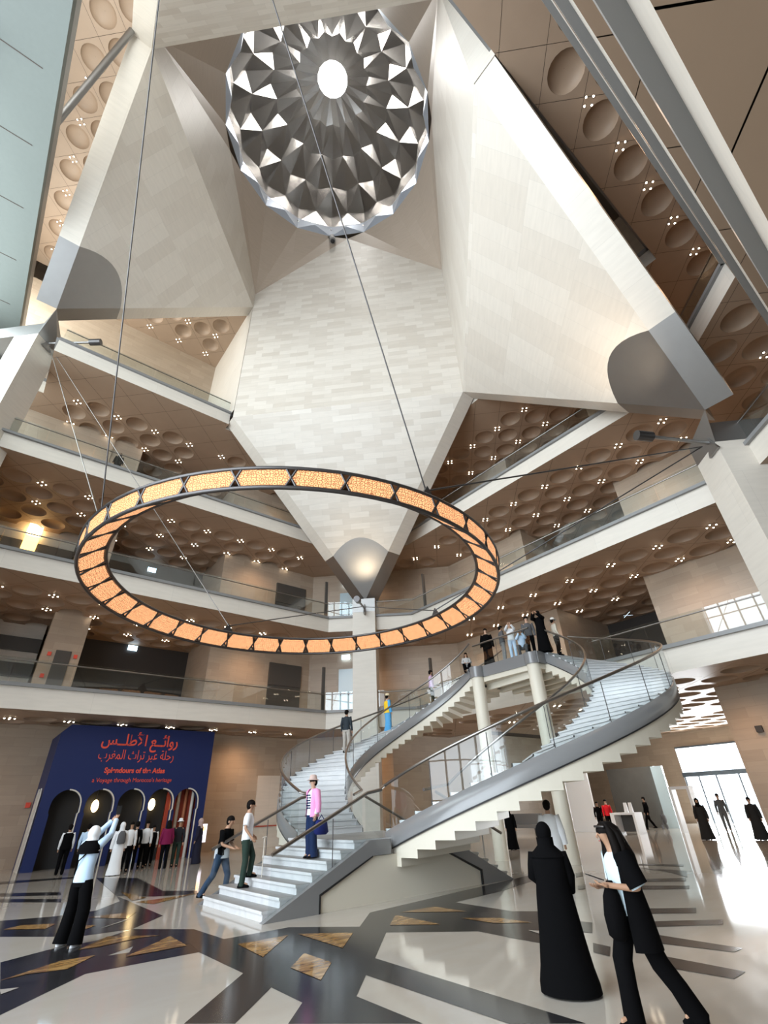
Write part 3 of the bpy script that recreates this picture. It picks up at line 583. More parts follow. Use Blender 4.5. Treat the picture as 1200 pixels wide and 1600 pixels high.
def arm(c, ri, ro, sg, n=NS_):
    rise = (TZ - LZ) / n; m = MB(); so = MB(); K = 2
    def P(r, t, z): a = PI + sg * PI * t; return Vector((c[0] + r * math.cos(a), c[1] + r * math.sin(a), z))
    for k in range(n):
        z = LZ + rise * (k + 1); zs = z - .76; t0, t1 = k / n, (k + 1) / n; tm = (t0 + t1) / 2
        m.face([P(ri, t0 - .002, z), P(ro, t0 - .002, z), P(ro, tm, z), P(ro, t1, z), P(ri, t1, z), P(ri, tm, z)], 1); m.face([P(ri, t0 - .002, z - .04), P(ro, t0 - .002, z - .04), P(ro, t0 - .002, z), P(ri, t0 - .002, z)])
        m.face([P(ri, t0, z - rise), P(ro, t0, z - rise), P(ro, t0, z - .04), P(ri, t0, z - .04)])
        for r in (ri, ro): m.face([P(r, t0, z - .1), P(r, t1, z - .1), P(r, t1, z), P(r, t0, z)], 0)
        so.face([P(ri, t0, zs), P(ri, tm, zs), P(ri, t1, zs), P(ro, t1, zs), P(ro, tm, zs), P(ro, t0, zs)]); so.face([P(ri, t0, zs - rise), P(ro, t0, zs - rise), P(ro, t0, zs), P(ri, t0, zs)])
        for r in (ri, ro): so.face([P(r, t0, zs), P(r, tm, zs), P(r, tm, z - .1), P(r, t0, z - .1)]); so.face([P(r, tm, zs), P(r, t1, zs), P(r, t1, z - .1), P(r, tm, z - .1)])
    sobj('curved_steps', m, ['step', 'tread']); sobj('sawtooth_soffit', so, 'plaster')
    for r, off in ((ro, .035), (ri, -.035)):
        b = MB(); N = 66; zl_ = lambda t: LZ + (TZ - LZ) * t
        R1 = r + off; R2 = r - off
        b.grid([[P(R1, k / N, zl_(k / N) - .30) for k in range(N + 1)], [P(R1, k / N, zl_(k / N) + .10) for k in range(N + 1)], [P(R2, k / N, zl_(k / N) + .10) for k in range(N + 1)], [P(R2, k / N, zl_(k / N) - .30) for k in range(N + 1)]], 0, True)
        sobj('stringer', b, 'band')
        b = MB(); b.grid([[P(R1 + off * .2, k / N, zl_(k / N) - .33) for k in range(N + 1)], [P(R1 + off * .2, k / N, zl_(k / N) - .295) for k in range(N + 1)]], 0, True); sobj('black_underline', b, 'black_m')  # thin black strip along the bottom of the stringer band
        railing([P(r, k / N, zl_(k / N) + .1) for k in range(N + 1)])
CR, CLF = (14.4, 11.25), (13.6, 14.4)
arm(CR, 3.1, 5.45, 1); arm(CLF, 3.1, 5.4, -1)
Y0, Y1 = 11.0, 14.15; X0, RUN, NF = 5.57, .37, 7; XE = 13.08; RZ = LZ / NF
m = MB()
for sx, xs in ((1, X0), (-1, XE)):
    for k in range(NF):
        xa = xs + sx * RUN * k; xb = xs + sx * RUN * (k + 1) if k < NF - 1 else (X0 + XE) / 2; z = RZ * (k + 1)
        x_lo, x_hi = sorted((xa - sx * .03, xb)); m.box((x_lo, Y0, z - .05), (x_hi, Y1, z)); m.box((x_lo + .01, Y0 + .01, z), (x_hi - .01, Y1 - .01, z + .003), 1); x_lo, x_hi = sorted((xa, xb)); m.box((x_lo, Y0 + .01, 0), (x_hi, Y1 - .01, z - .05))
m.box((8.1, Y1, LZ - .06), (11.2, 14.4, LZ))
sobj('lower_steps', m, ['step', 'tread'])
for y in (Y0 - .12, Y1 + .02):
    m = MB(); m.extr([(6.8, y, 0), (6.8, y, .3), (8.2, y, .87), (10.45, y, .87), (11.85, y, .3), (11.85, y, 0)], (0, .10, 0)); sobj('base_wall', m, 'plaster')
m = MB(); m.box((8.2, Y1 + .13, 0), (11.2, 14.38, LZ - .06)); sobj('base_wall', m, 'plaster')
for y in (Y0 - .17, Y1 + .05):
    for f in (lambda x: x, lambda x: X0 + XE - x):
        m = MB(); b2 = MB()
        P = [(5.50, 0), (6.78, 0), (6.78, .3), (8.2, .88), (8.75, .88), (8.75, 1.18), (8.13, 1.18)]
        m.extr([(f(x), y, z) for x, z in P], (0, .16, 0)); Q = [(6.76, 0), (6.8, 0), (6.8, .29), (8.2, .86), (8.2, .89), (6.76, .32)]
        b2.extr([(f(x), y - .004, z) for x, z in Q], (0, .15, 0))
        sobj('stringer', m, 'band'); sobj('black_underline', b2, 'black_m')
for y in (Y0 - .05, Y1 + .08):
    railing([Vector((5.65 + .5 * k, y, .02 + .43 * (.08 + .5 * k))) for k in range(6)] + [Vector((8.6, y, 1.2))])
    railing([Vector((X0 + XE - 5.65 - .5 * k, y, .02 + .43 * (.08 + .5 * k))) for k in range(6)])
for y, c, r in ((Y0 - .05, CR, 5.45), (Y1 + .08, CLF, 5.4)):
    m = MB(); m.tube([(8.55, y, 2.2), (c[0] - r - .05, c[1] - (.05 if y > 12 else -.0), 2.3), (c[0] - r, c[1], 2.33)], .04, 8); m.tube([(X0 + XE - 8.6, y, 2.2), (c[0] - 3.1, c[1], 2.33)], .04, 8); sobj('handrail_joint', m, 'steel')
# bridge
BX = 16.95
m = MB(); m.box((BX, 11.2, 6.35), (21.6, 14.5, 6.96)); sobj('bridge_deck', m, 'plaster')
m = MB(); m.box((BX - .06, 11.15, 6.55), (BX, 14.55, 7.02)); m.box((BX, 11.1, 6.55), (BX + .5, 11.2, 7.02)); sobj('stringer', m, 'band')
m = MB(); m.box((BX, 11.2, 6.96), (21.6, 14.5, 6.995)); sobj('bridge_floor', m, 'step')
m = MB()
for k in range(5): m.poly([(17.1 + k * .9, 11.3, 6.1), (17.25 + k * .9, 11.3, 6.1), (17.65 + k * .9, 14.4, 6.1), (17.5 + k * .9, 14.4, 6.1), (17.1 + k * .9, 11.3, 6.36), (17.25 + k * .9, 11.3, 6.36), (17.65 + k * .9, 14.4, 6.36), (17.5 + k * .9, 14.4, 6.36)])
m.extr([(17.2, 11.4, 6.35), (17.2, 11.7, 6.35), (21.4, 14.3, 6.35), (21.4, 14.0, 6.35)], (0, 0, -.35)); sobj('bridge_rib', m, 'plaster')
for nm, (x, y) in (('a', (17.05, 11.45)), ('b', (16.85, 14.3))):
    m = MB(); m.tube([(x, y, 0), (x, y, 6.55)], .27, 24); sobj('support_column', m, 'plaster')
    m = MB(); m.tube([(x, y, 6.55), (x, y, 7.0)], .33, 24); sobj('column_cap', m, 'band')
railing([Vector((BX, 11.3 + k * .45, 7.0)) for k in range(8)])
# ================= WALL FITTINGS, BANNER, ENTRANCE =================
def simple(name, boxes, m, label, cat, group=None, loc=None):
    mb = MB(); lo = loc or [(boxes[0][0][i] + boxes[0][1][i]) / 2 for i in range(2)] + [boxes[0][0][2]]
    for b in boxes: mb.box([b[0][i] - lo[i] for i in range(3)], [b[1][i] - lo[i] for i in range(3)], b[2] if len(b) > 2 else 0)
    o = obj(name, mb, m); o.location = lo; return tag(o, label, cat, group)
for i, (z, zt_) in enumerate(((7.0, 11.05), (13.16, 17.3))):
    w = MB(); w.box((15.35, 32.3, z), (17.95, 32.42, zt_)); w.box((15.35, 32.24, z + (zt_ - z) * .62), (17.95, 32.3, zt_)); struct('door_%d' % (i + 1), w, 'dgrey')
    u = Vector((1, -1, 0)).normalized(); n = Vector((-1, -1, 0)).normalized(); a = Vector((20.35, 30.75, 0)) + n * .04
    w = MB(); w.poly([a + V3(0, 0, z + .6), a + u * 1.9 + V3(0, 0, z + .6), a + u * 1.9 + n * .05 + V3(0, 0, z + .6), a + n * .05 + V3(0, 0, z + .6)] + [p + V3(0, 0, 3.2) for p in (a + V3(0, 0, z + .6), a + u * 1.9 + V3(0, 0, z + .6), a + u * 1.9 + n * .05 + V3(0, 0, z + .6), a + n * .05 + V3(0, 0, z + .6))])
    w.extr([a + u * 0 + n * .06 + V3(0, 0, z + 1.9), a + u * 1.9 + n * .06 + V3(0, 0, z + 1.9), a + u * 1.9 + n * .06 + V3(0, 0, z + 1.96), a + n * .06 + V3(0, 0, z + 1.96)], n * .02, 1)
    struct('door_%d' % (i + 3), w, [mat('pale_glass_door', (.50, .66, .75), .15), 'dgrey'], False)
def exit_sign(c, dx, dy, label):
    if dx == 0: return exit_sign_(c, label)
    return exit_sign0(c, dx, dy, label)
def exit_sign_(c, label):
    t = tag(empty('exit_sign', c), label, 'sign', 'lit exit signs'); m = MB(); m.box((-.03, -.3, -.17), (.03, .3, .17)); obj('lit_panel', m, 'sign', t)
def exit_sign0(c, dx, dy, label):
    t = tag(empty('exit_sign', c), label, 'sign', 'lit exit signs'); m = MB(); m.poly([(-dx, -dy, -.17), (dx, dy, -.17), (dx * 1 + dy * .1, dy - dx * .1, -.17), (-dx + dy * .1, -dy - dx * .1, -.17)] + [(-dx, -dy, .17), (dx, dy, .17), (dx + dy * .1, dy - dx * .1, .17), (-dx + dy * .1, -dy - dx * .1, .17)])
    obj('lit_panel', m, 'sign', t)
exit_sign((6.97, 36.9, 11.95), .3, 0, 'small lit exit sign hanging in the dark opening of the second floor, left')
exit_sign((6.95, 36.9, 18.0), .3, 0, 'small lit exit sign hanging in the dark opening of the third floor, left')
exit_sign((32.9, 13.84, 12.45), 0, -.3, 'small lit exit sign hanging in the dark opening of the second floor, right')
exit_sign((20.6, 30.2, 11.65), .22, -.22, 'lit exit sign above the pale glass door beside the column, second floor')
exit_sign((20.6, 30.2, 17.75), .22, -.22, 'lit exit sign above the pale glass door beside the column, third floor')
simple('wall_sign', [((2.25, 32.42, 7.0), (3.02, 32.5, 10.05))], 'dgrey', 'tall dark grey text panel on the pale pillar of the second floor', 'sign')
for k in range(4): pass
t = tag(empty('lit_window', (-.95, 35.7, 16.9)), 'glowing yellow window panel on the third floor at the left edge', 'window')
m = MB(); m.box((-.38, -.05, 1.1), (.42, .05, 1.9)); obj('upper_pane', m, 'lantern', t)
m = MB(); m.box((-.38, -.05, 0), (.42, .05, .95)); obj('lower_pane', m, 'amber', t)
for nm, (x, y, z), w_ in (('small amber lit display case deep in the dark second floor opening, left one', (5.2, 36.6, 7.3), .12), ('long amber lit display case deep in the dark second floor opening, right one', (7.3, 36.6, 7.4), .55)):
    t = tag(empty('display_case', (x, y, z)), nm, 'display case'); m = MB(); m.box((-w_, -.1, 0), (w_, .1, 1.0)); obj('lit_back', m, 'amber', t); m = MB(); m.box((-w_ - .05, -.15, -.3), (w_ + .05, .15, 0)); obj('base', m, 'dark', t)
simple('painting', [((6.9, 36.75, 20.6), (10.7, 36.9, 22.9))], mat('patterned_textile', (.35, .12, .08), .6, noise=.5, nscale=3), 'large reddish patterned hanging in the fourth floor gallery above the ring', 'painting')
for lb, (x, y, z), d in (('lower left', (1.97, 32.44, 8.5), 0), ('upper left', (1.97, 32.44, 9.7), 0), ('right', (3.26, 32.44, 9.7), 0)):
    simple('alarm_box', [((x - .09, y - .03, z), (x + .09, y + .05, z + .2))], 'red', 'small red alarm box on the second floor pillar, %s of the text panel' % lb, 'alarm')
simple('alarm_box', [((3.05, 31.9, 2.4), (3.25, 31.99, 2.62))], 'red', 'red alarm box on the ground floor wall left of the blue portal', 'alarm')
simple('wall_camera', [((26.45, 7.15, 4.0), (26.6, 7.4, 4.25))], 'dark', 'round dark camera on the ground floor wall at the right edge', 'camera')
w = MB(); w.box((15.1, 31.94, 0), (16.95, 31.99, 3.8)); w.box((15.1, 31.9, 1.05), (17.4, 31.94, 1.12), 1); struct('door_5', w, ['fascia', 'rust'])
# banner portal ----------------------------------------------------------
bp = tag(empty('exhibition_portal', (3.3, 29.0, 0)), 'tall navy blue exhibition portal with five arched openings and coral lettering', 'portal')
BW, BH, BD = 7.5, 5.78, 2.6
m = MB(); NA = 16; AR = .60; ZC = 2.42
cs = [1.02, 2.42, 3.82, 5.22, 6.50]
def archpts(c, r):
    P = [(c - r * .93, 0), (c - r * .93, ZC - .36), (c - r * 1.02, ZC - .3)]
    P += [(c - r * math.cos(PI * k / NA), ZC + r * math.sin(PI * k / NA)) for k in range(NA + 1)]
    return P + [(c + r * 1.02, ZC - .3), (c + r * .93, ZC - .36), (c + r * .93, 0)]
xs = [0] + [(cs[i] + cs[i + 1]) / 2 for i in range(4)] + [BW]
for i, c in enumerate(cs):
    A = archpts(c, AR); P = [(xs[i], 0)] + A + [(xs[i + 1], 0), (xs[i + 1], 3.3), (xs[i], 3.3)]
    n = len(A)//2
    L = [(xs[i], 0)] + A[:n + 1] + [(c, 3.3), (xs[i], 3.3)]; R = [(c, 3.3)] + A[n:] + [(xs[i + 1], 0), (xs[i + 1], 3.3)]
    m.face([(x, 0, z) for x, z in L]); m.face([(x, 0, z) for x, z in R])
    for a, b in zip(A, A[1:]): m.face([(a[0], 0, a[1]), (a[0], .35, a[1]), (b[0], .35, b[1]), (b[0], 0, b[1])])
m.face([(0, 0, 3.3), (BW, 0, 3.3), (BW, 0, BH), (.35, 0, BH), (0, 0, BH - .4)])
m.face([(0, 0, 0), (0, 0, BH - .4), (0, BD, BH - .4), (0, BD, 0)]); m.face([(0, 0, BH - .4), (.35, 0, BH), (.35, BD, BH), (0, BD, BH - .4)]); m.face([(.35, 0, BH), (BW, 0, BH), (BW, BD, BH), (.35, BD, BH)]); m.face([(BW, 0, 0), (BW, BD, 0), (BW, BD, BH), (BW, 0, BH)])
obj('blue_front', m, 'blue', bp)
m = MB(); m.box((.05, .9, 0), (5.7, 1.0, 4.2)); m.box((.05, .36, 3.4), (7.4, 1.0, 3.5)); obj('dark_interior', m, 'black_m', bp)
m = MB(); m.box((5.75, .9, 0), (7.4, 1.0, 3.6)); obj('red_curtain', m, 'rust', bp)
for k in range(4):
    m = MB(); m.tube([(5.98 + k * .36, .75, 0), (5.98 + k * .36, .75, 3.3)], .085, 8); obj('striped_post', m, 'cream' if k % 2 else mat('terracotta', (.45, .16, .07), .6), bp)
for i, c in enumerate(cs):
    A = archpts(c, AR); n = len(A) // 2; m = MB(); m.tube([(x, -.02, z) for x, z in A[n:]], .035, 6); obj('arch_trim', m, 'cream', bp)
for k in range(2):
    m = MB(); x = -.05; y = .18 + k * .7; m.extr([(x, y, 0), (x, y, 2.85), (x, y + .17, 3.1), (x, y + .34, 2.85), (x, y + .34, 0)], (-.05, 0, 0)); obj('white_stripe', m, 'cream', bp)
AR_ = {'ا': 0xFE8D, 'أ': 0xFE83, 'ب': 0xFE8F, 'ة': 0xFE93, 'ت': 0xFE95, 'ث': 0xFE99, 'ح': 0xFEA1, 'ر': 0xFEAD, 'س': 0xFEB1, 'ط': 0xFEC1, 'ع': 0xFEC9, 'غ': 0xFECD, 'ل': 0xFEDD, 'م': 0xFEE1, 'و': 0xFEED, 'ئ': 0xFE89}
def shape(word):
    word = word.replace('لأ', '\u0001'); out = ''
    non = 'اأرو\u0001ة'
    for i, ch in enumerate(word):
        pj = i > 0 and word[i - 1] not in non and word[i - 1] != ' '; nj = i < len(word) - 1 and word[i + 1] != ' ' and ch not in non
        if ch in ' ـ': out += ch; continue
        base = 0xFEF7 if ch == '\u0001' else AR_[ch]
        out += chr(base + (3 if pj and nj else 1 if pj else 2 if nj else 0) if ch not in non else base + (1 if pj else 0))
    return out[::-1]
def text(name, body, x, z, size, w=None, off=.0):
    f = bpy.data.curves.new(name, 'FONT'); f.body = body; f.size = size; f.align_x = 'CENTER'; f.extrude = .006; f.offset = off; f.materials.append(M_['red'])
    o = bpy.data.objects.new(name, f); COL.objects.link(o); o.parent = bp; o.location = (x, -.02, z); o.rotation_euler = (PI / 2, 0, 0)
    bpy.context.view_layer.update(); d = o.dimensions.x; sx = w / d if w and d > 0 else 1
    me = bpy.data.meshes.new_from_object(o.evaluated_get(bpy.context.evaluated_depsgraph_get())); bpy.data.objects.remove(o)
    me.name = name; o = link(name, me, bp); o.location = (x, -.02, z); o.rotation_euler = (PI / 2, 0, 0); o.scale = (sx, 1, 1); return o
text('title_lettering', shape('روائــع الأطلــس'), 3.7, 4.95, .72, 3.7, .012); text('title_lettering', shape('رحلة عبر تراث المغرب'), 3.65, 4.32, .60, 3.6)
text('title_lettering', 'Splendours of the Atlas', 3.7, 3.72, .32, 2.85, .010); text('title_lettering', "a Voyage through Morocco's heritage", 3.7, 3.32, .26, 3.7)
for x in (2.35, 4.95):
    t = tag(empty('hanging_lantern', (3.3 + x, 29.55, 2.35)), 'glowing oval lantern inside the %s arch of the blue portal' % ('second' if x < 3 else 'fourth'), 'lantern', 'lanterns in the portal')
    m = MB(); m.ball((0, 0, 0), (.16, .16, .26), 14, 9); obj('glass_shade', m, 'lantern', t); m = MB(); m.tube([(0, 0, .25), (0, 0, 1.0)], .012, 5); obj('hanger', m, 'dmetal', t)
# poster stand right of the portal
t = tag(empty('poster_stand', (10.95, 29.2, 0)), 'small lit poster on a stand beside the right end of the blue portal', 'poster')
m = MB(); m.box((-.22, -.03, .6), (.22, .03, 1.4)); obj('lit_poster', m, 'poster', t); m = MB(); m.box((-.15, -.033, 1.1), (.18, -.031, 1.3)); obj('orange_block', m, 'amber', t); m = MB(); m.box((-.05, -.05, 0), (.05, .05, .6)); obj('post', m, 'dmetal', t)
# entrance hall ------------------------------------------------------------
w = MB(); vwall(w, (44, 27.3), (44, 18.2), 0, 6.1); vwall(w, (44, 18.2), (44, 8.4), 5.0, 6.1); struct('wall_entrance', w, 'wall')
w = MB()
for y in (9.9, 11.4, 12.9, 14.4, 15.9, 17.1, 18.1): w.box((43.9, y - .05, 0), (44.02, y + .05, 3.0))
w.box((43.8, 8.4, 2.95), (44.05, 18.2, 3.25)); w.box((43.9, 8.4, 4.9), (44.05, 18.2, 5.02)); struct('door_6', w, 'mullion', False)
w = MB(); w.face([(48.5, 4, -.02), (48.5, 24, -.02), (48.5, 24, 6), (48.5, 4, 6)]); 
w2 = MB(); w2.box((44.0, -14, -.5), (90, 60, -.02)); tag(struct('floor_terrace', w2, mat('sunlit_terrace_paving', (.75, .73, .68), .8)), 'pale paving outside the entrance doors', 'terrace', kind='structure')
w = MB(); w.box((38.0, 17.6, 0), (38.4, 21.1, 3.6)); o = tag(obj('dark_kiosk_wall', w, mat('dark_stone_panel', (.11, .105, .095), .5, noise=.15, nscale=2)), 'large dark grey wall panel standing in the entrance hall', 'wall panel')
w = MB(); w.box((37.4, 16.75, 0), (37.6, 17.5, 3.55)); o = tag(obj('glass_screen', w, mat('pale_blue_glass_screen', (.62, .78, .85), .1)), 'tall pale blue glass strip right of the dark wall panel', 'screen')
w = MB(); w.box((33.0, 19.8, 0), (33.15, 22.6, 4.4)); o = tag(obj('white_display_wall', w, 'whitep'), 'tall white display wall behind the round column by the phone woman', 'wall panel')
t = tag(empty('information_desk', (31.6, 17.0, 0)), 'white open fronted information desk in the entrance hall', 'desk')
for nm, a, b in (('desk_top', (-.45, -.75, .95), (.45, .75, 1.05)), ('side_panel', (-.45, -.75, 0), (.45, -.62, .95)), ('side_panel', (-.45, .5, 0), (.45, .75, .95))): m = MB(); m.box(a, b); obj(nm, m, 'whitep', t)
m = MB(); m.box((.3, -.62, .1), (.4, .5, .95)); obj('back_panel', m, 'dgrey', t)
for k in range(2):
    t = tag(empty('leaflet_holder', (31.5, 16.55 + k * .3, 1.05)), 'white upright leaflet holder, %s of two on the information desk' % ('right' if k == 0 else 'left'), 'leaflet holder', 'leaflet holders'); m = MB(); m.extr([(-.08, -.1, 0), (.08, -.1, 0), (0, -.1, .5)], (0, .2, 0)); obj('holder', m, 'whitep', t)
t = tag(empty('security_gate', (33.5, 14.6, 0)), 'white walk through gate frame near the entrance doors', 'gate')
for nm, a, b in (('upright', (-.3, -.9, 0), (.3, -.75, 2.1)), ('upright', (-.3, .1, 0), (.3, .25, 2.1)), ('lintel', (-.3, -.9, 2.1), (.3, .25, 2.25))): m = MB(); m.box(a, b); obj(nm, m, 'whitep', t)
t = tag(empty('bench', (31.0, 24.0, 0)), 'low stone bench against the far wall under the stair', 'bench'); m = MB(); m.box((-.4, -1.6, .3), (.4, 1.6, .5)); obj('seat', m, 'trim', t); m = MB(); m.box((.2, -1.3, .5), (.4, 1.3, 1.1)); obj('backrest', m, 'trim', t); m = MB(); m.box((-.3, -1.2, 0), (.3, -1.0, .3)); obj('leg', m, 'dgrey', t); m = MB(); m.box((-.3, 1.0, 0), (.3, 1.2, .3)); obj('leg', m, 'dgrey', t)
t = tag(empty('rope_barrier', (17.9, 16.9, 0)), 'slim steel barrier posts with a bar under the stair', 'barrier')
for x in (0, .9): m = MB(); m.tube([(x, 0, 0), (x, 0, 1.0)], .03, 8); obj('post', m, 'steel', t)
m = MB(); m.tube([(0, 0, .96), (.9, 0, .96)], .025, 8); obj('bar', m, 'steel', t)
# ================= PEOPLE =================
_pm = {}
def cm(col, rough=.75):
    k = (tuple(col), rough)
    if k not in _pm: _pm[k] = mat('cloth_%d' % len(_pm), col, rough, 0, .04 if max(col) < .02 else .15)
    return _pm[k]
SKIN = mat('skin_tan', (.42, .24, .15), .5); SKIN2 = mat('skin_light', (.55, .34, .24), .5); BLK = cm((.004, .004, .0045), .9); HAIRM = mat('dark_hair', (.006, .0045, .004), .65, 0, .08)
BASE = dict(pel=(0, 0, .95), wst=(0, 0, 1.10), ch=(0, 0, 1.30), nk=(0, -.01, 1.47), hd=(0, .015, 1.62), sL=(-.17, 0, 1.41), sR=(.17, 0, 1.41), eL=(-.235, -.02, 1.13), eR=(.235, -.02, 1.13), wL=(-.24, .06, .88), wR=(.24, .06, .88),
            pL=(-.09, 0, .90), pR=(.09, 0, .90), kL=(-.10, .02, .50), kR=(.10, .02, .50), aL=(-.10, -.02, .09), aR=(.10, -.02, .09))
def person(loc, face, label, h=1.7, J=None, top=None, sleeve='long', bottom=None, wide=1.0, robe=None, hem=.30, hair='short', scarf=None, hat=None, shoes=None, skin=None, lod=0, group=None, hairm=None, vest=None, lift=0, fat=1.0):
    ang = math.atan2(face[1], face[0]) - PI / 2; t = tag(empty('person', loc, ang), label, 'person', group)
    q = {k: Vector(v) for k, v in BASE.items()}
    for k, v in (J or {}).items(): q[k] = Vector(v)
    s = h / 1.75; q = {k: v * s for k, v in q.items()}; skin = skin or SKIN
    vs, es, rs = [], [], []
    def nd(p, r, par=None):
        vs.append(p); rs.append(r if isinstance(r, tuple) else (r, r)); i = len(vs) - 1
        if par is not None: es.append((par, i))
        return i
    pe = nd(q['pel'], (.145 * s, .10 * s)); w_ = nd(q['wst'], (.125 * s, .09 * s), pe); c_ = nd(q['ch'], (.15 * s, .10 * s), w_); n_ = nd(q['nk'], .052 * s, c_)
    up = (q['hd'] - q['nk']).normalized()
    h0 = nd(q['hd'] - up * .05 * s, .062 * s, n_); h1 = nd(q['hd'] + up * .02 * s, (.078 * s, .092 * s), h0); nd(q['hd'] + up * .09 * s, (.066 * s, .078 * s), h1)
    for S_ in 'LR':
        a = nd(q['s' + S_], .055 * s, c_); b = nd(q['e' + S_], .040 * s, a); c = nd(q['w' + S_], .027 * s, b)
        d = (q['w' + S_] - q['e' + S_]).normalized(); m1 = nd(q['w' + S_] + d * .06 * s, (.036 * s, .020 * s), c)
        u = Vector((0, 0, 1)).cross(d); u = u.normalized() if u.length > .1 else Vector((0, 1, 0)); v = d.cross(u)
        sg = 1 if S_ == 'L' else -1
        if d.z < -.5: u = Vector((0, 1, 0)); v = Vector((sg * 1.0, 0, 0))
        if lod:
            for f in range(4):
                b0 = q['w' + S_] + d * .095 * s + u * (f - 1.5) * .019 * s; ln = (.07, .08, .075, .058)[f] * s
                i = nd(b0, .0095 * s, m1); i = nd(b0 + d * ln * .5 + v * .006 * s, .0085 * s, i); nd(b0 + d * ln * .85 + v * .03 * s, .007 * s, i)
            i = nd(q['w' + S_] + d * .035 * s + u * .036 * s, .011 * s, m1); nd(q['w' + S_] + d * .085 * s + u * .055 * s + v * .02 * s, .009 * s, i)
        else: nd(q['w' + S_] + d * .13 * s, (.030 * s, .012 * s), m1); nd(q['w' + S_] + d * .07 * s + u * .04 * s, .012 * s, m1)
        a = nd(q['p' + S_], .085 * s, pe); b = nd(q['k' + S_], .052 * s, a); c = nd(q['a' + S_], .034 * s, b); nd(q['a' + S_] + Vector((0, .15, -.045)) * s, (.040 * s, .022 * s), c)
    me = bpy.data.meshes.new('body'); me.from_pydata(vs, es, []); o = link('body', me)
    md = o.modifiers.new('skin', 'SKIN'); md.use_smooth_shade = True
    for i, sv in enumerate(me.skin_vertices[0].data): sv.radius = rs[i]; sv.use_root = (i == 0)
    sb = o.modifiers.new('sub', 'SUBSURF'); sb.levels = 1 + (lod > 1)
    bpy.context.view_layer.update(); m2 = bpy.data.meshes.new_from_object(o.evaluated_get(bpy.context.evaluated_depsgraph_get()))
    m2.materials.clear(); m2.materials.append(skin); m2.name = 'body'
    bpy.data.objects.remove(o); bpy.data.meshes.remove(me); o = link('body', m2, t)
    for p in m2.polygons: p.use_smooth = True
    def L(a, b, f): return q[a].lerp(q[b], f)
    def ring(p, rx, ry): return (p.x, p.y, p.z, rx * s * fat, ry * s * fat)
    fw = lambda p, k: p
    if top:
        m = MB(); m.loft([ring(L('pel', 'wst', -.35), .175, .135), ring(q['pel'], .172, .132), ring(q['wst'], .155, .120), ring(q['ch'], .180, .132), ring(L('ch', 'nk', .45), .195, .118), ring(L('ch', 'nk', .72), .150, .095), ring(L('ch', 'nk', .95), .068, .068)], 20, wob=.012)
        obj('shirt', m, top, t)
        for S_ in 'LR':
            m = MB(); A, B, C_ = q['s' + S_], q['e' + S_], q['w' + S_]; A0 = A.lerp(q['ch'], .25)
            if sleeve == 'long': m.tube([A0, A, A.lerp(B, .5), B, B.lerp(C_, .5), C_], [.06 * s, .078 * s, .066 * s, .058 * s, .050 * s, .046 * s], 12)
            elif sleeve == 'short': m.tube([A0, A, A.lerp(B, .45), A.lerp(B, .8)], [.06 * s, .078 * s, .070 * s, .072 * s], 12)
            if m.v: obj('sleeve', m, top, t)
    if vest:
        m = MB(); m.loft([ring(L('pel', 'wst', -.6), .225, .18), ring(q['wst'], .205, .165), ring(q['ch'], .220, .165), ring(L('ch', 'nk', .5), .225, .145), ring(L('ch', 'nk', .8), .14, .105)], 20); obj('vest', m, vest, t)
    if bottom:
        m = MB(); hp = q['pel']; m.loft([ring(L('pL', 'pR', .5) + Vector((0, 0, -.07)) * s, .155, .125), ring(hp, .170, .130), ring(L('pel', 'wst', .5), .158, .122)], 16)
        for S_ in 'LR':
            A, B, C_ = q['p' + S_], q['k' + S_], q['a' + S_]; e = C_ - Vector((0, 0, .055)) * s
            m.tube([A + Vector((0, 0, .02)), A.lerp(B, .3), A.lerp(B, .7), B, B.lerp(C_, .5), e], [.10 * s, .098 * s * (1 + (wide - 1) * .3), .082 * s * (1 + (wide - 1) * .5), .072 * s * wide, .068 * s * wide, .064 * s * wide * (1 + (wide - 1) * .5)], 12)
        obj('trousers', m, bottom, t)
    if robe:
        pc = (q['aL'] + q['aR']) / 2; pc.z = 0; kc = (q['kL'] + q['kR']) / 2
        m = MB(); m.loft([(pc.x, pc.y, .02 * s, hem * s * fat * 1.02, hem * .82 * s * fat), ring(pc + Vector((0, 0, .1)), hem, hem * .8), ring(pc.lerp(kc, .5) + Vector((0, 0, .0)), hem * .9, hem * .72), ring(kc, hem * .80, hem * .66), ring(q['pel'] * 1.0, .205, .165), ring(q['wst'], .185, .148), ring(q['ch'], .200, .150), ring(L('ch', 'nk', .45), .210, .132), ring(L('ch', 'nk', .75), .155, .10), ring(L('ch', 'nk', .97), .07, .07)], 28, wob=.035, lobes=6); obj('robe', m, robe, t)
        for S_ in 'LR':
            m = MB(); A, B, C_ = q['s' + S_], q['e' + S_], q['w' + S_]; m.tube([A.lerp(q['ch'], .25), A, A.lerp(B, .5), B, B.lerp(C_, .5), C_], [.065 * s, .085 * s, .078 * s, .075 * s, .075 * s, .078 * s], 12); obj('sleeve', m, robe, t)
    hd = q['hd']; hm_ = hairm or HAIRM
    if hair in ('short', 'long', 'bun', 'curly'):
        m = MB(); m.ball(hd + Vector((0, -.014, .040)) * s, (.092 * s, .108 * s, .096 * s), 16, 8, z1=.56)
        m.ball(hd + Vector((0, -.045, .01)) * s, (.086 * s, .078 * s, .10 * s), 14, 8)
        if hair == 'long': m.loft([(hd.x, hd.y - .09 * s, hd.z - .42 * s, .06 * s, .03 * s), (hd.x, hd.y - .10 * s, hd.z - .30 * s, .115 * s, .05 * s), (hd.x, hd.y - .07 * s, hd.z - .12 * s, .115 * s, .06 * s), (hd.x, hd.y - .05 * s, hd.z + .04 * s, .09 * s, .07 * s)], 14, wob=.03)
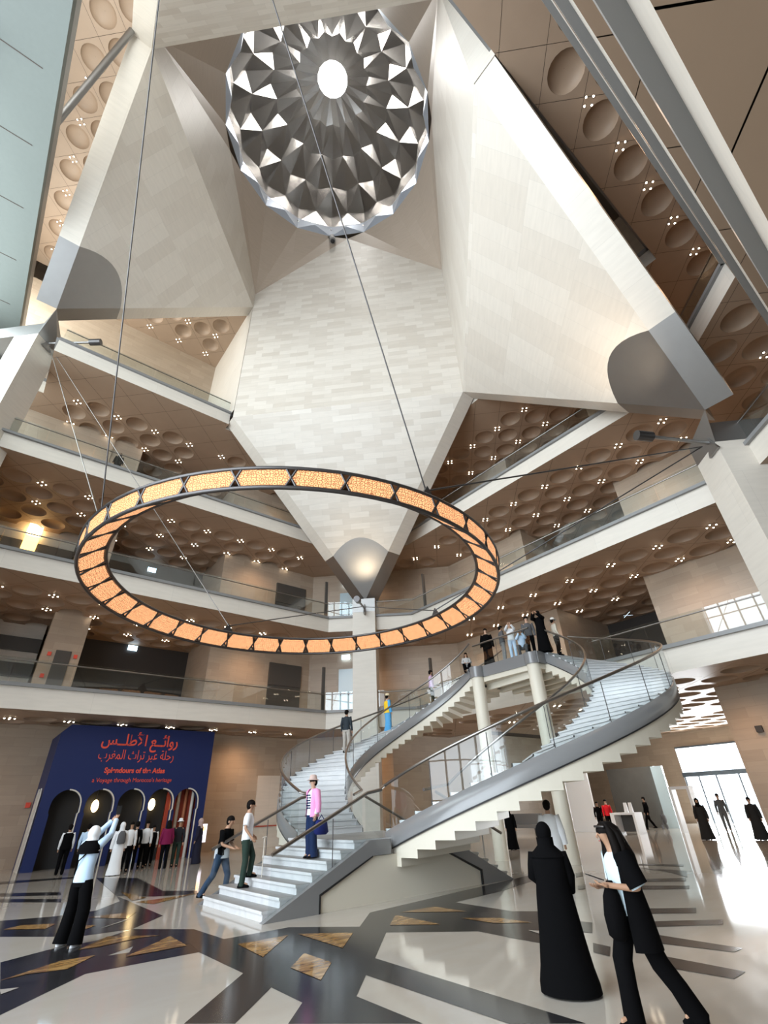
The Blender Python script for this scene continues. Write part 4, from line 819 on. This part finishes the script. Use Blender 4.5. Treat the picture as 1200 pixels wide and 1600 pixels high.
        if hair == 'bun': m.ball(hd + Vector((0, -.12, .05)) * s, .05 * s, 10, 6)
        obj('hair', m, hm_, t)
    if scarf:
        m = MB(); m.ball(hd + Vector((0, -.022, .018)) * s, (.106 * s, .118 * s, .130 * s), 18, 10)
        m.loft([ring(L('ch', 'nk', .35) + Vector((0, -.01, 0)), .215, .145), ring(L('ch', 'nk', .7), .165, .125), ring(q['nk'] + Vector((0, 0, .02)) * s, .098, .10), ring(hd + Vector((0, -.02, -.04)) * s, .098, .105)], 20, wob=.03)
        obj('headscarf', m, scarf, t)
        m = MB(); m.ball(hd + Vector((0, .052, .0)) * s, (.066 * s, .056 * s, .082 * s), 12, 8); obj('face', m, skin, t)
    if hat:
        m = MB(); m.loft([(hd.x, hd.y, hd.z + .055 * s, .165 * s, .175 * s), (hd.x, hd.y, hd.z + .075 * s, .105 * s, .115 * s), (hd.x, hd.y, hd.z + .09 * s, .092 * s, .104 * s), (hd.x, hd.y, hd.z + .165 * s, .080 * s, .09 * s), (hd.x, hd.y, hd.z + .185 * s, .04 * s, .05 * s)], 20); obj('hat', m, hat, t)
    if lod:   # face
        m = MB(); f = hd + Vector((0, .088, .0)) * s
        m.tube([f + Vector((0, -.004, .03)) * s, f + Vector((0, .022, -.012)) * s, f + Vector((0, .004, -.022)) * s], [.008 * s, .013 * s, .008 * s], 8); obj('nose', m, skin, t)
        for sx in (-1, 1):
            m = MB(); m.ball(f + Vector((sx * .032, -.008, .022)) * s, (.012 * s, .008 * s, .006 * s), 10, 6); obj('eye', m, 'black_m', t)
            m = MB(); m.ball(hd + Vector((sx * .084, -.005, -.0)) * s, (.012 * s, .022 * s, .032 * s), 10, 6)
            if not scarf: obj('ear', m, skin, t)
        m = MB(); m.ball(f + Vector((0, -.004, -.050)) * s, (.024 * s, .008 * s, .007 * s), 10, 6); obj('mouth', m, mat('lips', (.35, .10, .09), .5), t)
    for S_ in 'LR':
        m = MB(); A = q['a' + S_]; z = A.z - .085 * s
        m.loft([(A.x, A.y + .045 * s, z, .046 * s, .135 * s), (A.x, A.y + .045 * s, z + .03 * s, .048 * s, .138 * s), (A.x, A.y + .03 * s, z + .055 * s, .044 * s, .11 * s), (A.x, A.y - .02 * s, z + .09 * s, .040 * s, .055 * s)], 14)
        obj('shoe', m, shoes or BLK, t)
    return t
def prop(parent_loc, name, label, cat, build, m, loc):
    mb = MB(); build(mb); o = obj(name, mb, m); o.location = loc; return tag(o, label, cat)
LEFT = Vector((-.77, .64, 0)); RIGHT = -LEFT; CAMD = lambda x, y: Vector((-x, -y, 0)).normalized()
def phone(loc, lb): prop(None, 'phone', lb, 'phone', lambda mb: mb.box((-.04, -.006, 0), (.04, .006, .15)), 'black_m', loc)
WH = cm((.80, .82, .84)); LB = cm((.52, .68, .86)); JN = cm((.03, .055, .10)); GR = cm((.025, .045, .035)); PK = cm((.85, .35, .62)); NV = cm((.010, .024, .075)); GY = cm((.10, .10, .105))
# 1 woman in black abaya, seen from behind
person((6.15, 4.48, 0), (.83, .55), 'woman in a long black abaya and headscarf seen from behind beside the phone user', 1.60, robe=BLK, hem=.31, hair=None, scarf=BLK, lod=1, fat=1.15,
       J=dict(sL=(-.185, 0, 1.37), sR=(.185, 0, 1.37), eL=(-.235, .03, 1.15), eR=(.235, .03, 1.15), wL=(-.10, .2, 1.05), wR=(.20, .10, .98), pel=(0, 0, .95)))
# 2 woman with phone
t = person((5.80, 3.36, 0), LEFT + RIGHT * 0 + Vector((.0, -.12, 0)), 'woman with long dark hair looking at a phone, white shirt under an open black cloak', 1.64, top=cm((.62, .76, .84)), sleeve='short', bottom=BLK, wide=1.35, hair='long', lod=2, shoes=BLK,
       J=dict(hd=(0, .06, 1.60), nk=(0, .0, 1.46), eL=(-.25, -.06, 1.13), wL=(-.15, .20, 1.16), eR=(.22, .0, 1.12), wR=(.03, .25, 1.14), kR=(.10, .14, .52), aR=(.09, .16, .09), kL=(-.10, -.16, .50), aL=(-.10, -.42, .14)))
s = 1.64 / 1.75
m = MB(); rows = []
for z, rx, ry in ((.62, .27, .23), (.9, .23, .20), (1.1, .20, .165), (1.3, .215, .165), (1.42, .21, .14), (1.49, .10, .09)):
    rows.append([(rx * s * math.sin(a), -.025 - ry * s * math.cos(a), z * s) for a in [(-.73 + 1.46 * k / 20) * PI for k in range(21)]])
m.grid(rows, 0, True); obj('open_cloak', m, BLK, t)
m = MB(); m.tube([(-.17 * s, 0, 1.44 * s), (-.235 * s, -.02, 1.26 * s), (-.26 * s, -.05, 1.16 * s)], [.095, .105, .10], 14); obj('cloak_sleeve', m, BLK, t)
m = MB(); m.tube([(-.235 * s, -.03, 1.20 * s), (-.248 * s, -.05, 1.145 * s)], [.078, .078], 14); obj('shirt_cuff', m, cm((.62, .76, .84)), t)
m = MB(); m.loft([(-.02, 0, .66, .05, .05), (-.02, 0, .70, .10, .09), (-.01, 0, .85, .12, .10), (0, 0, 1.0, .09, .08), (.02, 0, 1.12, .03, .03)], 14); o = obj('shoulder_bag', m, BLK); o.location = (5.60, 3.39, 0); tag(o, 'black shoulder bag at the hip of the woman with the phone', 'bag')
m = MB()
for sx, yy in ((-1, .02), (1, .02), (-1, -.05)):
    m.tube([(sx * .045, .045, 1.70 * s), (sx * .094, yy + .02, 1.62 * s), (sx * .105, yy, 1.50 * s), (sx * .125, yy + .01, 1.36 * s), (sx * .12, yy + .03, 1.22 * s)], [.03, .042, .05, .05, .018], 10)
m.loft([(0, -.135, 1.12 * s, .08, .03), (0, -.145, 1.24 * s, .15, .05), (0, -.12, 1.42 * s, .15, .07), (0, -.06, 1.56 * s, .115, .085), (0, -.0, 1.68 * s, .095, .10), (0, .03, 1.735 * s, .05, .06)], 16, wob=.03)
obj('long_hair', m, HAIRM, t)
m = MB(); m.tube([(-.085, .09, 1.665 * s + .02), (0, .155, 1.69 * s), (.085, .09, 1.665 * s + .02)], .012, 6); obj('sunglasses', m, 'dmetal', t)
m = MB(); m.poly([(-.045, -.075, 0), (.045, -.075, 0), (.045, .075, .05), (-.045, .075, .05), (-.045, -.075, .01), (.045, -.075, .01), (.045, .075, .06), (-.045, .075, .06)]); o = obj('phone', m, 'dmetal'); 
MW = t.matrix_basis if False else Matrix.Translation(t.location) @ Matrix.Rotation(t.rotation_euler.z, 4, 'Z'); o.location = MW @ Vector((-.07, .31, 1.20 * s)); o.rotation_euler = (0, 0, t.rotation_euler.z); tag(o, 'phone held flat in the hand of the woman with long dark hair', 'phone')
# 3 person with raised arms
t = person((2.38, 11.9, 0), (.72, .60), 'person in pale blue shirt and black trousers raising both arms to photograph', 1.72, top=LB, bottom=BLK, wide=1.55, hair=None, scarf=WH, lod=1, shoes=WH,
       J=dict(hd=(.0, .03, 1.62), sL=(-.16, .03, 1.45), sR=(.16, .03, 1.45), eL=(-.16, .28, 1.60), eR=(.16, .28, 1.60), wL=(-.05, .48, 1.82), wR=(.05, .48, 1.84), kL=(-.15, .08, .5), kR=(.16, .0, .5), aL=(-.17, .02, .09), aR=(.20, -.08, .09)))
m = MB(); m.loft([(0, -.04, 1.30, .21, .14), (0, -.03, 1.42, .20, .13), (0, -.01, 1.50, .11, .11)], 16); obj('black_scarf', m, BLK, t)
m = MB(); m.tube([(-.18, -.02, .98), (-.05, -.17, 1.2), (.15, -.1, 1.42)], .012, 6); obj('bag_strap', m, BLK, t)
phone((2.80, 12.22, 1.90), 'dark phone held up by the person with raised arms')
# 4, 5 the two young men at the foot of the stair
person((6.0, 14.4, 0), (.55, -.85), 'man in black T-shirt with grey shirt tied at his waist, stepping towards the stair', 1.82, top=BLK, sleeve='short', bottom=JN, lod=1, shoes=BLK,
       J=dict(ch=(0, .06, 1.29), nk=(0, .09, 1.455), hd=(0, .16, 1.585), sL=(-.17, .07, 1.39), sR=(.17, .07, 1.39), eL=(-.2, .10, 1.12), eR=(.2, .10, 1.12), wL=(-.12, .32, 1.04), wR=(.12, .32, 1.05), kL=(-.1, .16, .5), aL=(-.1, .12, .09), kR=(.1, -.12, .5), aR=(.1, -.42, .16)))
m = MB(); m.loft([(0, 0, 0, .20, .15), (0, 0, .16, .19, .145), (0, .01, .24, .17, .13)], 16, wob=.04); o = obj('tied_shirt', m, cm((.55, .58, .62))); o.location = (6.0, 14.4, .87); tag(o, 'pale grey shirt tied round the waist of the man in black T-shirt', 'shirt')
person((6.1, 13.2, .343), (.75, -.45), 'man in white T-shirt and dark green trousers climbing the first steps with a walking stick', 1.78, top=WH, sleeve='short', bottom=GR, lod=1, shoes=BLK,
       J=dict(eR=(.27, -.04, 1.15), wR=(.30, .12, .98), eL=(-.27, -.06, 1.15), wL=(-.2, .1, 1.0), kL=(-.1, .16, .58), aL=(-.1, .12, .26), hd=(0, .03, 1.61)))
prop(None, 'walking_stick', 'thin pale walking stick of the man in white T-shirt', 'stick', lambda mb: (mb.tube([(0, 0, 0), (0, 0, .95)], .012, 6), mb.tube([(-.05, 0, .95), (.05, 0, .97)], .014, 6)), 'cream', (6.45, 12.95, .35))
# 6 woman in pink
t = person((7.25, 12.05, .86), (-.95, .05), 'woman in pink jacket, patterned top, sun hat and blue jeans standing on the lower steps', 1.70, top=cm((.75, .75, .80)), bottom=NV, wide=1.4, hair='short', hat=cm((.55, .42, .38)), lod=1, shoes=BLK, skin=SKIN2, sleeve='long', J=dict(eR=(.25, -.04, 1.14), wR=(.27, -.04, .90), eL=(-.25, -.03, 1.14), wL=(-.23, .02, .92)))
m = MB(); rows = []; s = 1.70 / 1.75
for z, rx, ry in ((.86, .215, .17), (1.0, .20, .155), (1.2, .195, .15), (1.35, .215, .145), (1.43, .19, .12), (1.48, .09, .08)): rows.append([(rx * s * math.sin(a), -ry * s * math.cos(a), z * s) for a in [(-.80 + 1.60 * k / 20) * PI for k in range(21)]])
m.grid(rows, 0, True)
for sx in (-1, 1): m.tube([(sx * .14, 0, 1.38), (sx * .18, 0, 1.38), (sx * .24, -.03, 1.1), (sx * .25, -.02, .92)], [.07, .095, .075, .065], 12)
obj('pink_jacket', m, PK, t)
m = MB()
for i in range(5):
    for j in range(6): m.ball((-.08 + .04 * i + (.02 if j % 2 else 0), .118, 1.02 + j * .055), (.012, .02, .018), 6, 4)
obj('dot_pattern', m, NV, t)
prop(None, 'handbag', 'navy blue handbag hanging from the hand of the woman in pink', 'bag', lambda mb: (mb.loft([(0, 0, 0, .14, .09), (0, 0, .05, .20, .11), (0, 0, .25, .16, .08), (0, 0, .30, .13, .04)], 14), mb.tube([(-.08, 0, .30), (0, 0, .40), (.08, 0, .30)], .012, 6)), cm((.012, .02, .12)), (7.30, 11.70, 1.33))
# people on the left curved flight
def armpt(c, R, sg, t): 
    a = PI + sg * PI * t; k = math.ceil(t * NS_); return Vector((c[0] + R * math.cos(a), c[1] + R * math.sin(a), LZ + (TZ - LZ) / NS_ * k))
p = armpt(CLF, 4.2, -1, .43); person(p, (.9, .5), 'man in dark shirt and pale trousers climbing the left curved flight', 1.72, top=cm((.03, .04, .05)), bottom=cm((.45, .42, .38)), skin=SKIN)
p = armpt(CLF, 4.1, -1, .60); person(p, (1, -.2), 'woman in yellow top, blue skirt and sun hat on the left curved flight', 1.66, top=cm((.85, .55, .03)), robe=cm((.10, .42, .80)), vest=cm((.85, .55, .03)), hem=.22, hat=cm((.75, .65, .45)), skin=SKIN2)
p = armpt(CLF, 4.2, -1, .77); person(p, (.8, -.7), 'man in lilac shirt and dark trousers on the upper left curved flight', 1.72, top=cm((.62, .45, .66)), bottom=cm((.04, .045, .03)))
# people on the bridge
bx = dict(z=7.0); UP = dict(eL=(-.2, .2, 1.38), wL=(-.08, .32, 1.55), eR=(.2, .2, 1.38), wR=(.08, .32, 1.55))
person((17.35, 13.9, 7.0), CAMD(17, 14), 'heavily built man in black leaning at the left end of the stair bridge', 1.78, top=BLK, robe=BLK, hem=.26, skin=SKIN2)
person((17.45, 13.1, 7.0), RIGHT, 'man in grey T-shirt turned sideways on the stair bridge', 1.70, top=GY, sleeve='short', bottom=cm((.25, .25, .25)), J=dict(wL=(-.1, .3, 1.2), wR=(.1, .3, 1.2)))
person((17.4, 12.55, 7.0), CAMD(17, 12.5), 'woman in white blouse and pale blue shorts with dark shoulder bag on the stair bridge', 1.68, top=WH, bottom=LB, hairm=mat('brown_hair', (.16, .07, .03), .5), hair='short', J=UP, skin=SKIN2)
person((17.25, 11.95, 7.0), CAMD(17, 12), 'crouching photographer in pale blue shirt on the stair bridge', 1.66, top=LB, bottom=GY, J=dict(pel=(0, 0, .42), wst=(0, .03, .56), ch=(0, .08, .76), nk=(0, .1, .93), hd=(0, .12, 1.08), sL=(-.17, .08, .87), sR=(.17, .08, .87), eL=(-.2, .25, .75), eR=(.2, .25, .75), wL=(-.07, .3, .98), wR=(.07, .3, .98), pL=(-.1, 0, .38), pR=(.1, 0, .38), kL=(-.18, .34, .46), kR=(.18, .3, .46), aL=(-.14, .05, .09), aR=(.14, .0, .09)))
person((17.75, 11.85, 7.0), CAMD(17, 12), 'man in dark grey jacket and white shirt standing behind the crouching photographer', 1.82, top=GY, bottom=BLK, skin=SKIN2)
person((17.5, 11.05, 7.0), CAMD(17.5, 12) + LEFT * .5, 'tall woman in long black dress holding up a phone at the right end of the bridge', 1.80, robe=BLK, hem=.30, hair='short', J=UP)
person((18.2, 10.85, 6.9), RIGHT, 'person in cream jacket with a cap behind the woman in the long black dress', 1.62, top=cm((.62, .57, .48)), bottom=BLK, hat=cm((.7, .68, .65)))
person((16.75, 14.75, 6.85), CAMD(17, 14), 'person with long dark hair crouching behind the left column head of the bridge', 1.5, top=cm((.5, .5, .5)), bottom=BLK, hair='long', J=dict(pel=(0, 0, .30), wst=(0, .03, .44), ch=(0, .06, .62), nk=(0, .07, .78), hd=(0, .08, .92), sL=(-.16, .06, .72), sR=(.16, .06, .72), eL=(-.22, .15, .5), eR=(.22, .15, .5), wL=(-.1, .3, .45), wR=(.1, .3, .45), pL=(-.1, 0, .28), pR=(.1, 0, .28), kL=(-.15, .34, .40), kR=(.15, .34, .40), aL=(-.12, .15, .09), aR=(.12, .15, .09)))
person((1.9, 28.2, 19.73), CAMD(2, 28), 'dark clothed person at the fourth floor balustrade, far upper left', 1.66, robe=BLK, hem=.26, hair=None, scarf=BLK)
# the group in front of the blue portal
AW = Vector((.1, 1, 0))
for (x, y), f, lb, kw in (
    ((4.35, 26.4), AW, 'man in black with white shirt sleeves at the left end of the group by the portal', dict(top=WH, bottom=BLK, vest=BLK)),
    ((4.9, 25.6), (.4, 1), 'student in pale blue shirt and dark trousers left of the woman with the backpack', dict(top=LB, bottom=BLK)),
    ((5.75, 23.9), AW, 'woman in long white robe and white headscarf carrying a dark backpack', dict(robe=WH, hem=.26, scarf=WH, hair=None)),
    ((6.35, 24.9), CAMD(6, 25), 'man in white shirt beside the woman with the backpack', dict(top=WH, bottom=BLK)),
    ((6.75, 25.6), AW, 'man dressed all in black in the middle of the portal group', dict(top=BLK, bottom=BLK)),
    ((7.25, 25.9), CAMD(7, 26), 'young man in white shirt with black waistcoat in the portal group', dict(top=WH, bottom=BLK, vest=None)),
    ((7.75, 26.6), CAMD(7, 26), 'shorter student in white shirt and dark tie in the portal group', dict(top=WH, bottom=BLK, vest=BLK)),
    ((7.75, 24.6), AW, 'woman in magenta checked coat standing with her back to the hall', dict(top=cm((.17, .01, .055)), bottom=BLK, vest=cm((.17, .01, .055)), hair='long')),
    ((8.35, 25.0), CAMD(8, 25), 'person in dark jacket with white shirt and cap right of the magenta coat', dict(top=cm((.02, .02, .025)), bottom=GR, hat=WH, vest=None)),
    ((9.4, 25.4), LEFT, 'woman in long dark dress and pinkish headscarf at the right end of the portal', dict(robe=cm((.015, .015, .03)), hem=.26, scarf=cm((.45, .33, .30)), hair=None))):
    person((x, y, 0), f, lb, 1.68 if 'shorter' not in lb else 1.5, **kw)
prop(None, 'backpack', 'dark backpack worn by the woman in the white robe', 'bag', lambda mb: mb.loft([(0, 0, 0, .13, .08), (0, 0, .08, .16, .10), (0, 0, .32, .14, .09), (0, 0, .42, .07, .05)], 12), GY, (5.74, 23.68, .98))
# behind the stair and in the entrance hall
person((20.6, 16.75, 0), CAMD(20, 17), 'woman in black abaya standing under the stair beyond the dark stringer', 1.62, robe=BLK, hem=.28, hair=None, scarf=BLK)
person((12.0, 8.5, 0), (.8, .4), 'man in long white thobe walking behind the woman in black abaya', 1.85, robe=WH, hem=.26)
person((31.9, 18.3, 0), CAMD(32, 18), 'person in bright red top behind the white information desk', 1.75, top=cm((.75, .02, .03)), bottom=BLK, skin=SKIN2)
person((31.9, 18.9, 0), CAMD(32, 18), 'person in dark clothes beside the person in red at the desk', 1.66, top=BLK, bottom=BLK)
person((36.0, 17.9, 0), LEFT, 'man in black suit striding in front of the dark wall panel', 1.8, top=BLK, bottom=BLK, J=dict(kL=(-.1, .2, .5), aL=(-.1, .3, .09), kR=(.1, -.1, .5), aR=(.1, -.35, .14)))
prop(None, 'pushchair', 'folded dark pushchair behind the striding man', 'pushchair', lambda mb: (mb.tube([(-.4, 0, .1), (.1, 0, 1.0)], .04, 6), mb.tube([(.2, 0, .1), (-.25, 0, .8)], .04, 6), mb.ball((.05, 0, .55), (.25, .15, .3), 10, 6), mb.tube([(.2, -.02, .14), (.2, .02, .14)], .13, 12), mb.tube([(-.4, -.02, .14), (-.4, .02, .14)], .13, 12)), GY, (36.3, 17.1, 0))
person((28.4, 11.55, 0), CAMD(28, 11), 'woman in long dark abaya walking in from the bright entrance doors', 1.66, robe=cm((.02, .02, .02)), hem=.32, hair=None, scarf=BLK)
person((34.8, 12.95, 0), CAMD(35, 13), 'man in shorts and pale shirt silhouetted against the entrance doors', 1.82, top=GY, bottom=cm((.12, .12, .12)))
person((28.9, 9.5, 0), CAMD(29, 9.5), 'woman in dark flowing dress at the right edge by the entrance', 1.64, robe=cm((.02, .02, .02)), hem=.34, hair='short')
# unseen fill spots added to brighten the entrance hall walls
for x, y in ((29.5, 19.5), (35.5, 18.5), (40, 14)): pt((x, y, 5.85), 650, (1, .93, .84), .5)
